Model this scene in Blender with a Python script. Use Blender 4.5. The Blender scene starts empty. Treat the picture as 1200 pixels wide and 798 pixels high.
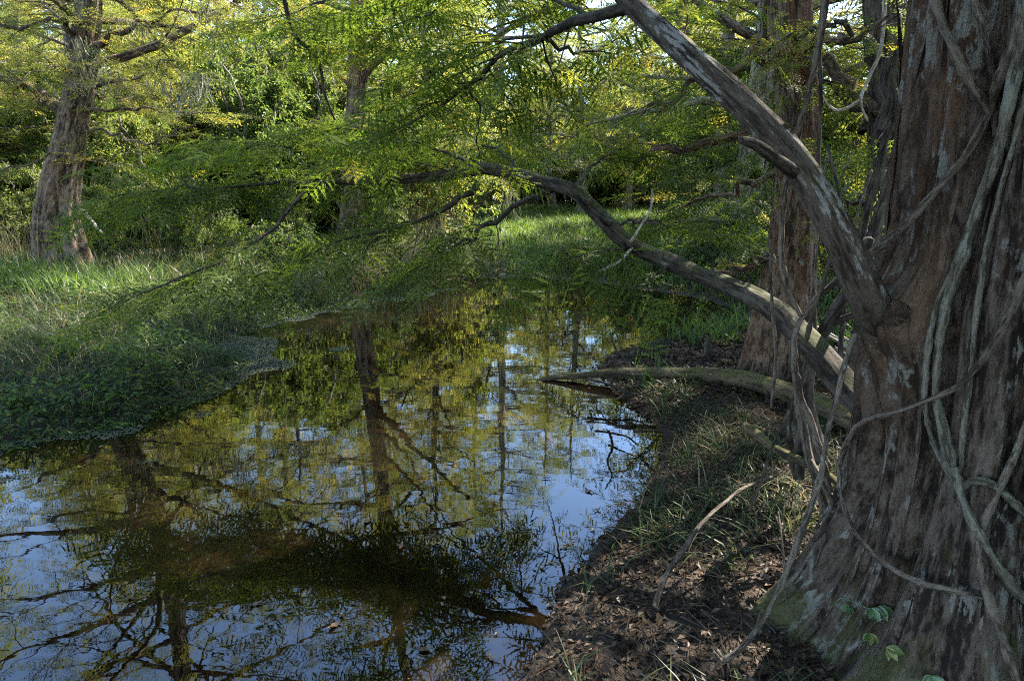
import bpy, math, numpy as np
from mathutils import Vector

S = bpy.context.scene
COL = S.collection

# ------------------------------------------------------------------ camera, light, exposure
CAM_H = 1.75
PITCH = math.atan((399 - 209) / 800.0)
cam_d = bpy.data.cameras.new("camera")
cam_d.lens = 24.0
cam_d.sensor_width = 36.0
cam_d.clip_start = 0.05
cam_d.clip_end = 2000.0
cam = bpy.data.objects.new("camera", cam_d)
COL.objects.link(cam)
cam.location = (0, 0, CAM_H)
cam.rotation_euler = (math.pi / 2 - PITCH, 0, 0)
S.camera = cam

SUN_EL, SUN_AZ = math.radians(46), math.radians(46)      # azimuth clockwise from +Y (view direction)
W = bpy.data.worlds.new("World")
S.world = W
W.use_nodes = True
wn = W.node_tree
bg = wn.nodes["Background"]
sky = wn.nodes.new("ShaderNodeTexSky")
sky.sky_type = 'NISHITA'
sky.sun_disc = False
sky.sun_elevation = SUN_EL
sky.sun_rotation = SUN_AZ
sky.air_density = 1.0
sky.dust_density = 0.1
sky.altitude = 900
sky.ozone_density = 2.5
wn.links.new(sky.outputs[0], bg.inputs[0])
bg.inputs[1].default_value = 0.15

sd_ = bpy.data.lights.new("sun", 'SUN')
sd_.energy = 5.0
sd_.angle = math.radians(0.53)
sd_.color = (1.0, 0.93, 0.80)
sun = bpy.data.objects.new("sun", sd_)
COL.objects.link(sun)
sv = Vector((math.sin(SUN_AZ) * math.cos(SUN_EL), math.cos(SUN_AZ) * math.cos(SUN_EL), math.sin(SUN_EL)))
sun.rotation_euler = sv.to_track_quat('Z', 'Y').to_euler()

S.view_settings.view_transform = 'Standard'
S.view_settings.look = 'None'
S.view_settings.gamma = 1.0
S.view_settings.exposure = 2.68
S.render.engine = 'CYCLES'
S.cycles.max_bounces = 8
S.cycles.diffuse_bounces = 4
S.cycles.glossy_bounces = 3
S.cycles.transmission_bounces = 5
S.cycles.transparent_max_bounces = 8
S.cycles.caustics_reflective = False
S.cycles.caustics_refractive = False
S.cycles.sample_clamp_indirect = 6.0
S.cycles.use_denoising = False
S.cycles.filter_width = 1.1

# ------------------------------------------------------------------ numeric helpers
UP = np.array([0, 0, 1.0])


def nrm(v):
    v = np.asarray(v, float)
    return v / (np.linalg.norm(v, axis=-1, keepdims=True) + 1e-12)


CP, SP = math.cos(PITCH), math.sin(PITCH)


def ray(px, py):
    """Direction of the photograph's pixel: used to survey where a thing stands."""
    u, v = (px - 600) / 800.0, -(py - 399) / 800.0
    return np.array([u, CP + v * SP, -SP + v * CP])


def at(px, py, Y):
    d = ray(px, py)
    return np.array([0, 0, CAM_H]) + d * (Y / d[1])


def gnd(px, py, z=0.0):
    d = ray(px, py)
    return np.array([0, 0, CAM_H]) + d * ((z - CAM_H) / d[2])


def hash3(ix, iy, iz, seed):
    h = (ix.astype(np.int64) * 374761393 + iy.astype(np.int64) * 668265263 + iz.astype(np.int64) * 2147483647 + seed * 1274126177) & 0xFFFFFFFF
    h = ((h ^ (h >> 13)) * 1274126177) & 0xFFFFFFFF
    h = ((h ^ (h >> 16)) * 2246822519) & 0xFFFFFFFF
    return ((h ^ (h >> 15)) & 0xFFFFFF) / float(0xFFFFFF) * 2 - 1


def vnoise(p, seed=0):
    p = np.asarray(p, float)
    i = np.floor(p).astype(np.int64)
    f = p - i
    f = f * f * (3 - 2 * f)
    out = 0
    for dx in (0, 1):
        wx = f[:, 0] if dx else 1 - f[:, 0]
        for dy in (0, 1):
            wy = f[:, 1] if dy else 1 - f[:, 1]
            for dz in (0, 1):
                wz = f[:, 2] if dz else 1 - f[:, 2]
                out = out + wx * wy * wz * hash3(i[:, 0] + dx, i[:, 1] + dy, i[:, 2] + dz, seed)
    return out


def fbm(p, octv=3, seed=0, gain=0.5):
    a, s, o = 1.0, 0.0, 0.0
    p = np.asarray(p, float)
    for k in range(octv):
        o = o + a * vnoise(p * (2 ** k) + 17.3 * k, seed + k)
        s += a
        a *= gain
    return o / s


def smooth(pts, n):
    """Catmull-Rom through the points, n samples."""
    p = np.asarray(pts, float)
    p = np.vstack([2 * p[0] - p[1], p, 2 * p[-1] - p[-2]])
    m = len(p) - 3
    t = np.linspace(0, m - 1e-6, n)
    k = t.astype(int)
    f = (t - k)[:, None]
    a, b, c, d = p[k], p[k + 1], p[k + 2], p[k + 3]
    return 0.5 * (2 * b + (c - a) * f + (2 * a - 5 * b + 4 * c - d) * f ** 2 + (3 * b - a - 3 * c + d) * f ** 3)


class Geo:
    """Collects verts, quads and tris with two attributes, then links them as one mesh object."""

    def __init__(s):
        s.v, s.q, s.t, s.bc, s.tint, s.n = [], [], [], [], [], 0

    def add(s, v, quads=None, tris=None, bc=None, tint=0.5):
        v = np.asarray(v, float)
        s.v.append(v)
        if quads is not None and len(quads):
            s.q.append(np.asarray(quads) + s.n)
        if tris is not None and len(tris):
            s.t.append(np.asarray(tris) + s.n)
        s.bc.append(np.zeros((len(v), 3)) if bc is None else bc)
        s.tint.append(np.full(len(v), tint) if np.isscalar(tint) else np.asarray(tint, float))
        s.n += len(v)

    def mesh(s, name, mat, smooth_=True, origin=None):
        v = np.vstack(s.v)
        if origin is not None:
            v = v - np.asarray(origin)
        me = bpy.data.meshes.new(name)
        q = np.vstack(s.q) if s.q else np.zeros((0, 4), int)
        t = np.vstack(s.t) if s.t else np.zeros((0, 3), int)
        me.vertices.add(len(v))
        me.vertices.foreach_set("co", v.astype(np.float32).ravel())
        lv = np.concatenate([q.ravel(), t.ravel()]).astype(np.int32)
        me.loops.add(len(lv))
        me.loops.foreach_set("vertex_index", lv)
        ls = np.concatenate([np.arange(len(q)) * 4, len(q) * 4 + np.arange(len(t)) * 3]).astype(np.int32)
        me.polygons.add(len(ls))
        me.polygons.foreach_set("loop_start", ls)
        me.update(calc_edges=True)
        a = me.attributes.new("bc", 'FLOAT_VECTOR', 'POINT')
        a.data.foreach_set("vector", np.vstack(s.bc).astype(np.float32).ravel())
        a = me.attributes.new("tint", 'FLOAT', 'POINT')
        a.data.foreach_set("value", np.concatenate(s.tint).astype(np.float32))
        me.shade_smooth() if smooth_ else me.shade_flat()
        me.materials.append(mat)
        return me

    def build(s, name, mat, parent=None, smooth_=True, origin=None):
        o = bpy.data.objects.new(name, s.mesh(name, mat, smooth_, origin))
        COL.objects.link(o)
        if parent is not None:
            o.parent = parent
        return o


def tag(o, label=None, cat=None, group=None, kind=None):
    if label:
        o["label"] = label
    if cat:
        o["category"] = cat
    if group:
        o["group"] = group
    if kind:
        o["kind"] = kind
    return o


def empty(name, loc, label, cat, group=None, rz=0.0):
    o = bpy.data.objects.new(name, None)
    COL.objects.link(o)
    o.location = tuple(loc)
    o.rotation_euler = (0, 0, rz)
    return tag(o, label, cat, group)


def copy_thing(src, loc, rz, sc, label, group, tilt=(0, 0)):
    c = src.copy()
    COL.objects.link(c)
    c.location = tuple(loc)
    c.rotation_euler = (tilt[0], tilt[1], rz)
    c.scale = (sc, sc, sc) if np.isscalar(sc) else sc
    c["label"] = label
    if group:
        c["group"] = group
    for ch in src.children:
        d = ch.copy()
        COL.objects.link(d)
        d.parent = c
    return c


def tube(g, path, rad, sides=8, disp=None, tint=0.5, cap=True, bscale=1.0, seed=0.0):
    """Tapered tube along a path. disp(theta, arclength, pos) gives a relative radius offset in metres."""
    p = np.asarray(path, float)
    n = len(p)
    rad = np.broadcast_to(np.asarray(rad, float), (n,)) if np.ndim(rad) == 0 or len(rad) != n else np.asarray(rad, float)
    tg = np.gradient(p, axis=0)
    tg = nrm(tg)
    ref = np.array([1.0, 0, 0]) if abs(tg[0][0]) < 0.8 else np.array([0, 1.0, 0])
    N = np.zeros_like(p)
    a = nrm(np.cross(tg[0], ref))
    for i in range(n):
        a = a - tg[i] * np.dot(a, tg[i])
        a = a / (np.linalg.norm(a) + 1e-12)
        N[i] = a
    B = np.cross(tg, N)
    th = np.linspace(0, 2 * math.pi, sides, endpoint=False)
    c, s_ = np.cos(th), np.sin(th)
    L = np.concatenate([[0], np.cumsum(np.linalg.norm(np.diff(p, axis=0), axis=1))])
    dirs = c[None, :, None] * N[:, None, :] + s_[None, :, None] * B[:, None, :]
    r = np.repeat(rad[:, None], sides, 1)
    T, LL = np.meshgrid(th, L)
    rm = max(np.mean(rad), 0.004)
    bc = np.stack([np.cos(T) * rm + seed, np.sin(T) * rm, LL], -1).reshape(-1, 3) * bscale
    if disp is not None:
        r = r + disp(T.ravel(), LL.ravel(), r.ravel()).reshape(r.shape)
    v = (p[:, None, :] + dirs * r[:, :, None]).reshape(-1, 3)
    i = np.arange(n - 1)[:, None] * sides
    j = np.arange(sides)[None, :]
    j2 = (j + 1) % sides
    q = np.stack([i + j, i + j2, i + sides + j2, i + sides + j], -1).reshape(-1, 4)
    tris = None
    if cap:
        v = np.vstack([v, p[-1:] + tg[-1:] * rad[-1] * 0.5])
        bc = np.vstack([bc, bc[-1:]])
        e = (n - 1) * sides
        tris = np.stack([e + j[0], e + j2[0], np.full(sides, n * sides)], -1)
    g.add(v, q, tris, bc, tint)


def wander(start, d, length, n, rng, jit=0.15, trop=(0, 0, 0)):
    p = [np.asarray(start, float)]
    d = nrm(d)
    for k in range(n):
        d = nrm(d + rng.normal(0, jit, 3) + np.asarray(trop) / n)
        p.append(p[-1] + d * length / n)
    return np.array(p)


def knobbly(amp, freq, seed):
    def f(T, L, r):
        P = np.stack([np.cos(T) * 1.2, np.sin(T) * 1.2, L * freq], -1)
        return amp * fbm(P, 3, seed)
    return f


# ------------------------------------------------------------------ materials
class NT:
    def __init__(s, name):
        s.m = bpy.data.materials.new(name)
        s.m.use_nodes = True
        s.t = s.m.node_tree
        s.t.nodes.clear()
        s.out = s.t.nodes.new("ShaderNodeOutputMaterial")

    def n(s, typ, ins=None, **kw):
        x = s.t.nodes.new("ShaderNode" + typ)
        for k, v in kw.items():
            setattr(x, k, v)
        for k, v in (ins or {}).items():
            if hasattr(v, "bl_idname") and hasattr(v, "is_linked"):
                s.t.links.new(v, x.inputs[k])
            else:
                x.inputs[k].default_value = v
        return x

    def ramp(s, fac, stops):
        x = s.t.nodes.new("ShaderNodeValToRGB")
        e = x.color_ramp.elements
        while len(e) < len(stops):
            e.new(0.5)
        for el, (p, c) in zip(e, stops):
            el.position = p
            el.color = (*c, 1) if len(c) == 3 else c
        s.t.links.new(fac, x.inputs[0])
        return x.outputs[0]

    def mix(s, fac, a, b, blend='MIX'):
        x = s.t.nodes.new("ShaderNodeMix")
        x.data_type = 'RGBA'
        x.blend_type = blend
        for k, v in ((0, fac), (6, a), (7, b)):
            if hasattr(v, "is_linked"):
                s.t.links.new(v, x.inputs[k])
            else:
                x.inputs[k].default_value = (*v, 1) if isinstance(v, tuple) and len(v) == 3 else v
        return x.outputs[2]

    def noise(s, vec, scale=5.0, detail=4.0, rough=0.55, stretch=None):
        if stretch is not None:
            mp = s.n("Mapping", {"Vector": vec, "Scale": stretch})
            vec = mp.outputs[0]
        return s.n("TexNoise", {"Vector": vec, "Scale": scale, "Detail": detail, "Roughness": rough}).outputs[0]

    def math(s, op, a, b=0.0):
        x = s.t.nodes.new("ShaderNodeMath")
        x.operation = op
        for k, v in ((0, a), (1, b)):
            if hasattr(v, "is_linked"):
                s.t.links.new(v, x.inputs[k])
            else:
                x.inputs[k].default_value = v
        return x.outputs[0]

    def done(s, sh):
        s.t.links.new(sh, s.out.inputs[0])
        return s.m


def leaf_mat(name, lo, mid, hi, trans_gain=1.5, trans_mix=0.45, gloss=0.015, rough=0.45, trans_tint=(1.0, 0.97, 0.52)):
    k = NT(name)
    at_ = k.n("Attribute", attribute_name="tint")
    oi = k.n("ObjectInfo")
    tt = k.math('ADD', at_.outputs["Fac"], k.math('MULTIPLY', k.math('SUBTRACT', oi.outputs["Random"], 0.5), 0.22))
    col = k.ramp(tt, [(0.0, lo), (0.55, mid), (1.0, hi)])
    tcol = k.mix(1.0, col, tuple(c * trans_gain for c in trans_tint), 'MULTIPLY')
    d = k.n("BsdfDiffuse", {"Color": col})
    t = k.n("BsdfTranslucent", {"Color": tcol})
    m = k.n("MixShader", {0: trans_mix, 1: d.outputs[0], 2: t.outputs[0]})
    g = k.n("BsdfGlossy", {"Color": (1, 1, 1, 1), "Roughness": rough})
    m2 = k.n("MixShader", {0: gloss, 1: m.outputs[0], 2: g.outputs[0]})
    return k.done(m2.outputs[0])


def bark_mat(name, base, dark, pale, lichen=(0.36, 0.37, 0.34), lichen_amt=0.5, red=None, moss=0.0, scale=1.0, bump=0.5, moss_col=(0.055, 0.06, 0.016), lichen_scale=3.5, base_z=None):
    k = NT(name)
    at_ = k.n("Attribute", attribute_name="bc")
    vec = at_.outputs["Vector"]
    pos = k.n("TexCoord").outputs["Object"]
    f1 = k.noise(vec, 24 * scale, 6, 0.68, (1, 1, 0.15))
    f2 = k.noise(vec, 66 * scale, 6, 0.7, (1, 1, 0.22))
    fis = k.math('ADD', k.math('MULTIPLY', f1, 0.55), k.math('MULTIPLY', f2, 0.45))
    fine = k.noise(vec, 150 * scale, 4, 0.7, (1, 1, 0.45))
    big = k.noise(pos, 2.2, 4, 0.6)
    col = k.ramp(fis, [(0.445, dark), (0.485, base), (0.555, pale)])
    if red is not None:
        rm = k.noise(vec, 3.2 * scale, 4, 0.6, (1, 1, 0.25))
        if base_z:
            dd = k.n("VectorMath", {0: pos, 1: (-0.98, 0.11, 0.0)}, operation='DOT_PRODUCT').outputs["Value"]
            mr = k.n("MapRange", {0: dd, 1: 0.29, 2: 0.37, 3: 0.0, 4: 0.10})
            rm = k.math('ADD', rm, mr.outputs[0])
        rmask = k.ramp(rm, [(0.50, (0, 0, 0)), (0.64, (0.85, 0.85, 0.85))])
        if base_z:
            pz = k.n("SeparateXYZ", {0: pos}).outputs[2]
            rmask = k.mix(1.0, rmask, k.ramp(k.math('MULTIPLY', pz, 0.4), [(base_z * 0.4, (0.06, 0.06, 0.06)), (base_z * 0.4 + 0.24, (1, 1, 1))]), 'MULTIPLY')
        col = k.mix(rmask, col, k.ramp(fis, [(0.3, tuple(c * 0.45 for c in red)), (0.6, red)]))
    col = k.mix(0.75, col, k.ramp(big, [(0.3, (0.55, 0.52, 0.5)), (0.7, (1.25, 1.22, 1.2))]), 'MULTIPLY')
    col = k.mix(0.5, col, k.ramp(fine, [(0.3, (0.55, 0.55, 0.55)), (0.7, (1.35, 1.35, 1.35))]), 'MULTIPLY')
    if lichen_amt > 0:
        ln = k.math('ADD', k.noise(vec, lichen_scale * 3.0 * scale, 8, 0.72, (1, 1, 0.35)), k.math('MULTIPLY', k.math('SUBTRACT', f2, 0.5), 0.45))
        lo = 0.67 - 0.14 * lichen_amt
        lm = k.ramp(ln, [(lo, (0, 0, 0)), (lo + 0.035, (1, 1, 1))])
        lc = k.mix(k.noise(pos, 9, 2), tuple(c * 0.7 for c in lichen), lichen)
        col = k.mix(k.math('MULTIPLY', lm, 0.8), col, lc)
    if moss > 0:
        ge = k.n("NewGeometry")
        nz = k.n("SeparateXYZ", {0: ge.outputs["Normal"]}).outputs[2]
        mz = k.math('ADD', k.math('MULTIPLY', nz, 0.35), k.noise(pos, 6, 5, 0.6))
        if base_z:
            mz = k.math('ADD', mz, k.math('MULTIPLY', k.math('SUBTRACT', base_z, k.n("SeparateXYZ", {0: pos}).outputs[2]), 0.24))
        mm = k.ramp(mz, [(0.80 - 0.16 * moss, (0, 0, 0)), (0.98 - 0.16 * moss, (0.8, 0.8, 0.8))])
        mc = k.mix(k.noise(pos, 40, 3), tuple(c * 0.5 for c in moss_col), tuple(c * 1.6 for c in moss_col))
        col = k.mix(k.math('MULTIPLY', mm, 0.85), col, mc)
    h = k.math('ADD', fis, k.math('MULTIPLY', fine, 0.25))
    b = k.n("Bump", {"Strength": bump, "Distance": 0.05, "Height": h})
    p = k.n("BsdfPrincipled", {"Base Color": col, "Roughness": 0.85, "Normal": b.outputs[0]})
    p.inputs["Specular IOR Level"].default_value = 0.25
    return k.done(p.outputs[0])


M_BIG = bark_mat("bark_big", (0.070, 0.050, 0.038), (0.016, 0.011, 0.009), (0.135, 0.108, 0.090), lichen=(0.25, 0.25, 0.23), lichen_amt=0.72, red=(0.130, 0.072, 0.042), moss=0.50, bump=1.0, base_z=0.75)
M_LIMB = bark_mat("bark_limb", (0.048, 0.036, 0.028), (0.018, 0.013, 0.010), (0.085, 0.070, 0.056), lichen=(0.26, 0.265, 0.26), lichen_amt=0.85, moss=0.35, bump=0.5, lichen_scale=1.8)
M_ARCH = bark_mat("bark_arch", (0.040, 0.031, 0.024), (0.014, 0.011, 0.009), (0.08, 0.068, 0.055), lichen=(0.2, 0.2, 0.18), lichen_amt=0.35, moss=0.75, bump=0.6)
M_RED = bark_mat("bark_red", (0.12, 0.076, 0.052), (0.036, 0.024, 0.017), (0.24, 0.17, 0.125), lichen_amt=0.2, red=(0.25, 0.115, 0.06), moss=0.2, bump=0.9)
M_GREY = bark_mat("bark_grey", (0.125, 0.088, 0.064), (0.035, 0.025, 0.019), (0.27, 0.21, 0.16), lichen_amt=0.3, red=(0.23, 0.12, 0.065), bump=0.9, scale=0.7)
M_DARK = bark_mat("bark_dark", (0.05, 0.04, 0.032), (0.018, 0.014, 0.012), (0.10, 0.085, 0.07), lichen_amt=0.2, moss=0.2)
M_WOODS = bark_mat("bark_woods", (0.16, 0.135, 0.11), (0.05, 0.04, 0.032), (0.30, 0.27, 0.23), lichen_amt=0.45, bump=0.5, scale=0.6)
M_VINE = bark_mat("bark_vine", (0.10, 0.080, 0.062), (0.04, 0.03, 0.024), (0.18, 0.15, 0.125), lichen=(0.25, 0.27, 0.22), lichen_amt=0.4, bump=0.6, scale=2.0)
M_VINE_PALE = bark_mat("bark_vine_pale", (0.115, 0.105, 0.083), (0.05, 0.045, 0.035), (0.18, 0.17, 0.14), lichen=(0.20, 0.21, 0.175), lichen_amt=0.8, bump=0.5, scale=1.6)
M_LOG = bark_mat("bark_log", (0.078, 0.060, 0.038), (0.028, 0.022, 0.016), (0.13, 0.10, 0.066), lichen_amt=0.1, moss=0.8, moss_col=(0.09, 0.09, 0.025), bump=0.7)
M_DRY = bark_mat("bark_dry", (0.34, 0.30, 0.25), (0.16, 0.13, 0.10), (0.45, 0.41, 0.35), lichen_amt=0.2, bump=0.3)

M_CYP = leaf_mat("cypress_needles", (0.050, 0.074, 0.016), (0.092, 0.130, 0.022), (0.25, 0.195, 0.040), trans_gain=2.6, trans_mix=0.5, gloss=0.012)
M_CYP_FAR = leaf_mat("cypress_needles_far", (0.065, 0.084, 0.026), (0.135, 0.150, 0.045), (0.31, 0.235, 0.075), trans_gain=2.5, trans_mix=0.5, gloss=0.012)
M_BROAD = leaf_mat("broad_leaves", (0.055, 0.082, 0.022), (0.105, 0.135, 0.036), (0.28, 0.235, 0.065), trans_gain=2.5, trans_mix=0.5, gloss=0.02)
M_SHRUB = leaf_mat("shrub_leaves", (0.038, 0.068, 0.018), (0.080, 0.118, 0.032), (0.20, 0.19, 0.05), trans_gain=2.4, trans_mix=0.45, gloss=0.02)
M_GRASS = leaf_mat("grass_blades", (0.020, 0.034, 0.015), (0.046, 0.072, 0.030), (0.14, 0.135, 0.062), trans_gain=1.5, trans_mix=0.35, gloss=0.015, rough=0.4, trans_tint=(1, 1, 0.6))
M_BRIGHT = leaf_mat("meadow_blades", (0.045, 0.085, 0.022), (0.095, 0.145, 0.042), (0.21, 0.22, 0.085), trans_gain=1.8, trans_mix=0.4, trans_tint=(0.95, 1, 0.5))
M_STRAW = leaf_mat("straw_blades", (0.10, 0.085, 0.045), (0.24, 0.20, 0.11), (0.40, 0.35, 0.21), trans_gain=1.3, trans_mix=0.3, trans_tint=(1, 0.95, 0.7))
M_LITTER = leaf_mat("leaf_litter", (0.022, 0.014, 0.010), (0.066, 0.044, 0.029), (0.125, 0.088, 0.060), trans_gain=0.8, trans_mix=0.15, gloss=0.015)
M_FLOAT = leaf_mat("floating_leaf", (0.07, 0.035, 0.018), (0.13, 0.072, 0.038), (0.22, 0.15, 0.085), trans_gain=0.8, trans_mix=0.1, gloss=0.06)
M_WEED = leaf_mat("duckweed", (0.055, 0.070, 0.042), (0.11, 0.13, 0.08), (0.18, 0.20, 0.12), trans_gain=1.0, trans_mix=0.2, gloss=0.05)
M_MOSS = leaf_mat("spanish_moss", (0.10, 0.105, 0.08), (0.16, 0.17, 0.125), (0.24, 0.25, 0.19), trans_gain=1.2, trans_mix=0.35, gloss=0.02, trans_tint=(1, 1, 0.8))
M_CREEP = leaf_mat("creeper_leaf", (0.045, 0.105, 0.022), (0.075, 0.165, 0.040), (0.24, 0.23, 0.05), trans_gain=1.4, trans_mix=0.35, gloss=0.1)


def ground_mat():
    k = NT("ground_soil")
    pos = k.n("TexCoord").outputs["Object"]
    n1 = k.noise(pos, 1.3, 5, 0.6)
    n2 = k.noise(pos, 14, 5, 0.65)
    n3 = k.noise(pos, 60, 4, 0.65)
    col = k.ramp(n2, [(0.3, (0.012, 0.009, 0.007)), (0.5, (0.032, 0.023, 0.017)), (0.72, (0.075, 0.054, 0.037))])
    col = k.mix(0.8, col, k.ramp(n1, [(0.35, (0.55, 0.55, 0.55)), (0.65, (1.3, 1.25, 1.15))]), 'MULTIPLY')
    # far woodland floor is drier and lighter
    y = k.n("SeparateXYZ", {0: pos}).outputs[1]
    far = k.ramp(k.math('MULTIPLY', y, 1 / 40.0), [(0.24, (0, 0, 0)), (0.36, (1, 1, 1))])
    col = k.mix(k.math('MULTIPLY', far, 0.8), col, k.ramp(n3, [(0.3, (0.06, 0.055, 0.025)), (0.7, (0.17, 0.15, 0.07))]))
    h = k.math('ADD', k.math('MULTIPLY', n2, 0.7), k.math('MULTIPLY', n3, 0.4))
    b = k.n("Bump", {"Strength": 0.8, "Distance": 0.05, "Height": h})
    p = k.n("BsdfPrincipled", {"Base Color": col, "Roughness": 0.8, "Normal": b.outputs[0]})
    p.inputs["Specular IOR Level"].default_value = 0.3
    return k.done(p.outputs[0])


def water_mat():
    k = NT("pond_water")
    pos = k.n("TexCoord").outputs["Object"]
    a = k.noise(pos, 2.0, 2, 0.5, (1, 2.2, 1))
    b_ = k.noise(pos, 11.0, 2, 0.5, (1, 1.8, 1))
    h = k.math('ADD', a, k.math('MULTIPLY', b_, 0.10))
    b = k.n("Bump", {"Strength": 0.016, "Distance": 0.05, "Height": h})
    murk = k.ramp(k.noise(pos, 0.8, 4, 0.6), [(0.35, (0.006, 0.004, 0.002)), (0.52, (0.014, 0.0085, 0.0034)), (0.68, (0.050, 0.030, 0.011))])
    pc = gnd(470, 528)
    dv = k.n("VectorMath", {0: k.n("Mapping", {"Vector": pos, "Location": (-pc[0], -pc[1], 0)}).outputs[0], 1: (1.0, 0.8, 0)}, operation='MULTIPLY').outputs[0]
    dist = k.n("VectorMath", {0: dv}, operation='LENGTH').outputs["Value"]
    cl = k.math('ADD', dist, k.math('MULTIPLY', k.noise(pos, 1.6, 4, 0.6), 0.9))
    murk = k.mix(k.ramp(cl, [(0.5, (1, 1, 1)), (1.0, (0, 0, 0))]), murk, (0.115, 0.066, 0.022))  # warm silt patch; the sunlit glow of the shallows is put into its colour
    d = k.n("BsdfDiffuse", {"Color": murk})
    t = k.n("BsdfTransparent", {"Color": (0.20, 0.12, 0.05, 1)})
    u = k.n("MixShader", {0: 0.35, 1: d.outputs[0], 2: t.outputs[0]})
    g = k.n("BsdfGlossy", {"Color": (1, 1, 1, 1), "Roughness": 0.008, "Normal": b.outputs[0]})
    f = k.n("Fresnel", {"IOR": 1.55, "Normal": b.outputs[0]})
    m = k.n("MixShader", {0: f.outputs[0], 1: u.outputs[0], 2: g.outputs[0]})
    return k.done(m.outputs[0])


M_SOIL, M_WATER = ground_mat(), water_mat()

# ------------------------------------------------------------------ terrain and pond
POND_PX = [(-140, 545), (0, 517), (70, 506), (140, 494), (190, 478), (238, 458), (262, 432), (236, 412), (262, 394), (300, 380), (360, 363),
           (420, 352), (490, 345), (512, 332), (560, 325), (620, 325), (690, 329), (760, 340), (830, 352), (868, 364), (872, 378), (830, 388),
           (775, 400), (728, 412), (700, 430), (716, 456), (752, 484), (772, 512), (776, 545), (752, 578), (722, 606), (706, 640),
           (668, 684), (646, 722), (628, 762), (616, 800)]
POND = [gnd(x, y)[:2] for x, y in POND_PX] + [np.array(p) for p in [(-0.12, 1.4), (-0.7, 0.75), (-2.2, 0.2), (-5, -0.3), (-9, 0.2), (-11, 2.0), (-8.5, 3.4)]]
POND = np.array(POND)
rg = np.random.default_rng(5)
# wobble the shoreline
_d = []
for i in range(len(POND)):
    a, b = POND[i], POND[(i + 1) % len(POND)]
    n = max(2, int(np.linalg.norm(b - a) / 0.18))
    for t in np.linspace(0, 1, n, endpoint=False):
        _d.append(a + (b - a) * t)
POND = np.array(_d)
_c = np.stack([POND[:, 0] * 1.7, POND[:, 1] * 1.7, np.zeros(len(POND))], -1)
POND = POND + 0.05 * np.stack([fbm(_c * 3.3, 2, 5), fbm(_c * 3.3, 2, 6)], -1) + 0.10 * np.stack([fbm(_c, 3, 3), fbm(_c, 3, 9)], -1)


def pond_sd(xy):
    """Signed distance to the shore: negative in the water."""
    xy = np.asarray(xy, float)
    A, B = POND, np.roll(POND, -1, 0)
    best = np.full(len(xy), 1e9)
    ins = np.zeros(len(xy), bool)
    near = (np.abs(xy[:, 0]) < 30) & (np.abs(xy[:, 1]) < 30)
    P = xy[near]
    bb, ii = np.full(len(P), 1e9), np.zeros(len(P), bool)
    for a, b in zip(A, B):
        ab = b - a
        t = np.clip(((P - a) @ ab) / (ab @ ab + 1e-12), 0, 1)
        d = np.hypot(*(P - a - t[:, None] * ab).T)
        bb = np.minimum(bb, d)
        cond = (a[1] > P[:, 1]) != (b[1] > P[:, 1])
        xs = (b[0] - a[0]) * (P[:, 1] - a[1]) / (b[1] - a[1] + 1e-12) + a[0]
        ii ^= cond & (P[:, 0] < xs)
    best[near] = bb
    ins[near] = ii
    best[~near] = 20
    return np.where(ins, -best, best)


def height(xy):
    xy = np.asarray(xy, float)
    sd = pond_sd(xy)
    p3 = np.stack([xy[:, 0], xy[:, 1], np.zeros(len(xy))], -1)
    left = np.clip((-xy[:, 0] - 0.5) / 2, 0, 1) * np.clip((13 - xy[:, 1]) / 3, 0, 1)
    rise = np.where(left > 0.5, 0.17, 0.15) * (1 - np.exp(-np.clip(sd, 0, 99) / np.where(left > 0.5, 0.8, 0.55)))
    out = rise + np.clip(sd, 0, 1.0) * 0.055 * fbm(p3 * 1.6, 3, 21) + np.clip(sd / 12, 0, 1) * 0.25 * (fbm(p3 * 0.12, 2, 31) + 0.3)
    out = out * (1 - .6 * np.exp(-((xy[:, 0] - 1.9) ** 2 / 2.0 + (xy[:, 1] - 7.0) ** 2 / 1.2)))
    out += np.clip(sd / 0.3, 0, 1) * 0.012 * fbm(p3 * 9, 2, 33)
    # roots' mound round the big trunk
    out += 0.03 * np.exp(-((xy[:, 0] - 1.66) ** 2 + (xy[:, 1] - 2.19) ** 2) / 0.7)
    inn = -0.55 * (1 - np.exp(np.clip(sd, -99, 0) / 1.4)) + 0.02 * fbm(p3 * 3, 3, 40)
    return np.where(sd > 0, out + 0.004, np.minimum(inn, -0.004))


def hz(x, y):
    return float(height(np.array([[x, y]]))[0])


def axis(lo, hi, c, fine, n):
    t = np.linspace(-1, 1, n)
    k = 5.2
    s = np.sinh(k * t) / np.sinh(k)
    return np.where(s < 0, c + s * (c - lo), c + s * (hi - c))


gx = np.sort(np.concatenate([np.linspace(-9, 6, 220), -9 - np.geomspace(0.15, 500, 40), 6 + np.geomspace(0.15, 500, 40)]))
gy = np.sort(np.concatenate([np.linspace(0.6, 14, 200), 0.6 - np.geomspace(0.1, 300, 26), 14 + np.geomspace(0.15, 700, 46)]))
GX, GY = np.meshgrid(gx, gy)
gxy = np.stack([GX.ravel(), GY.ravel()], -1)
gz = height(gxy)
g = Geo()
nx, ny = len(gx), len(gy)
i = np.arange(ny - 1)[:, None] * nx
j = np.arange(nx - 1)[None, :]
g.add(np.column_stack([gxy, gz]), np.stack([i + j, i + j + 1, i + nx + j + 1, i + nx + j], -1).reshape(-1, 4))
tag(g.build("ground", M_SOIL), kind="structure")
g = Geo()
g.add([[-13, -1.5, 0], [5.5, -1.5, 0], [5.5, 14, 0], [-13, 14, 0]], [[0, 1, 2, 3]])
tag(g.build("pond_water", M_WATER), kind="structure")


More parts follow.
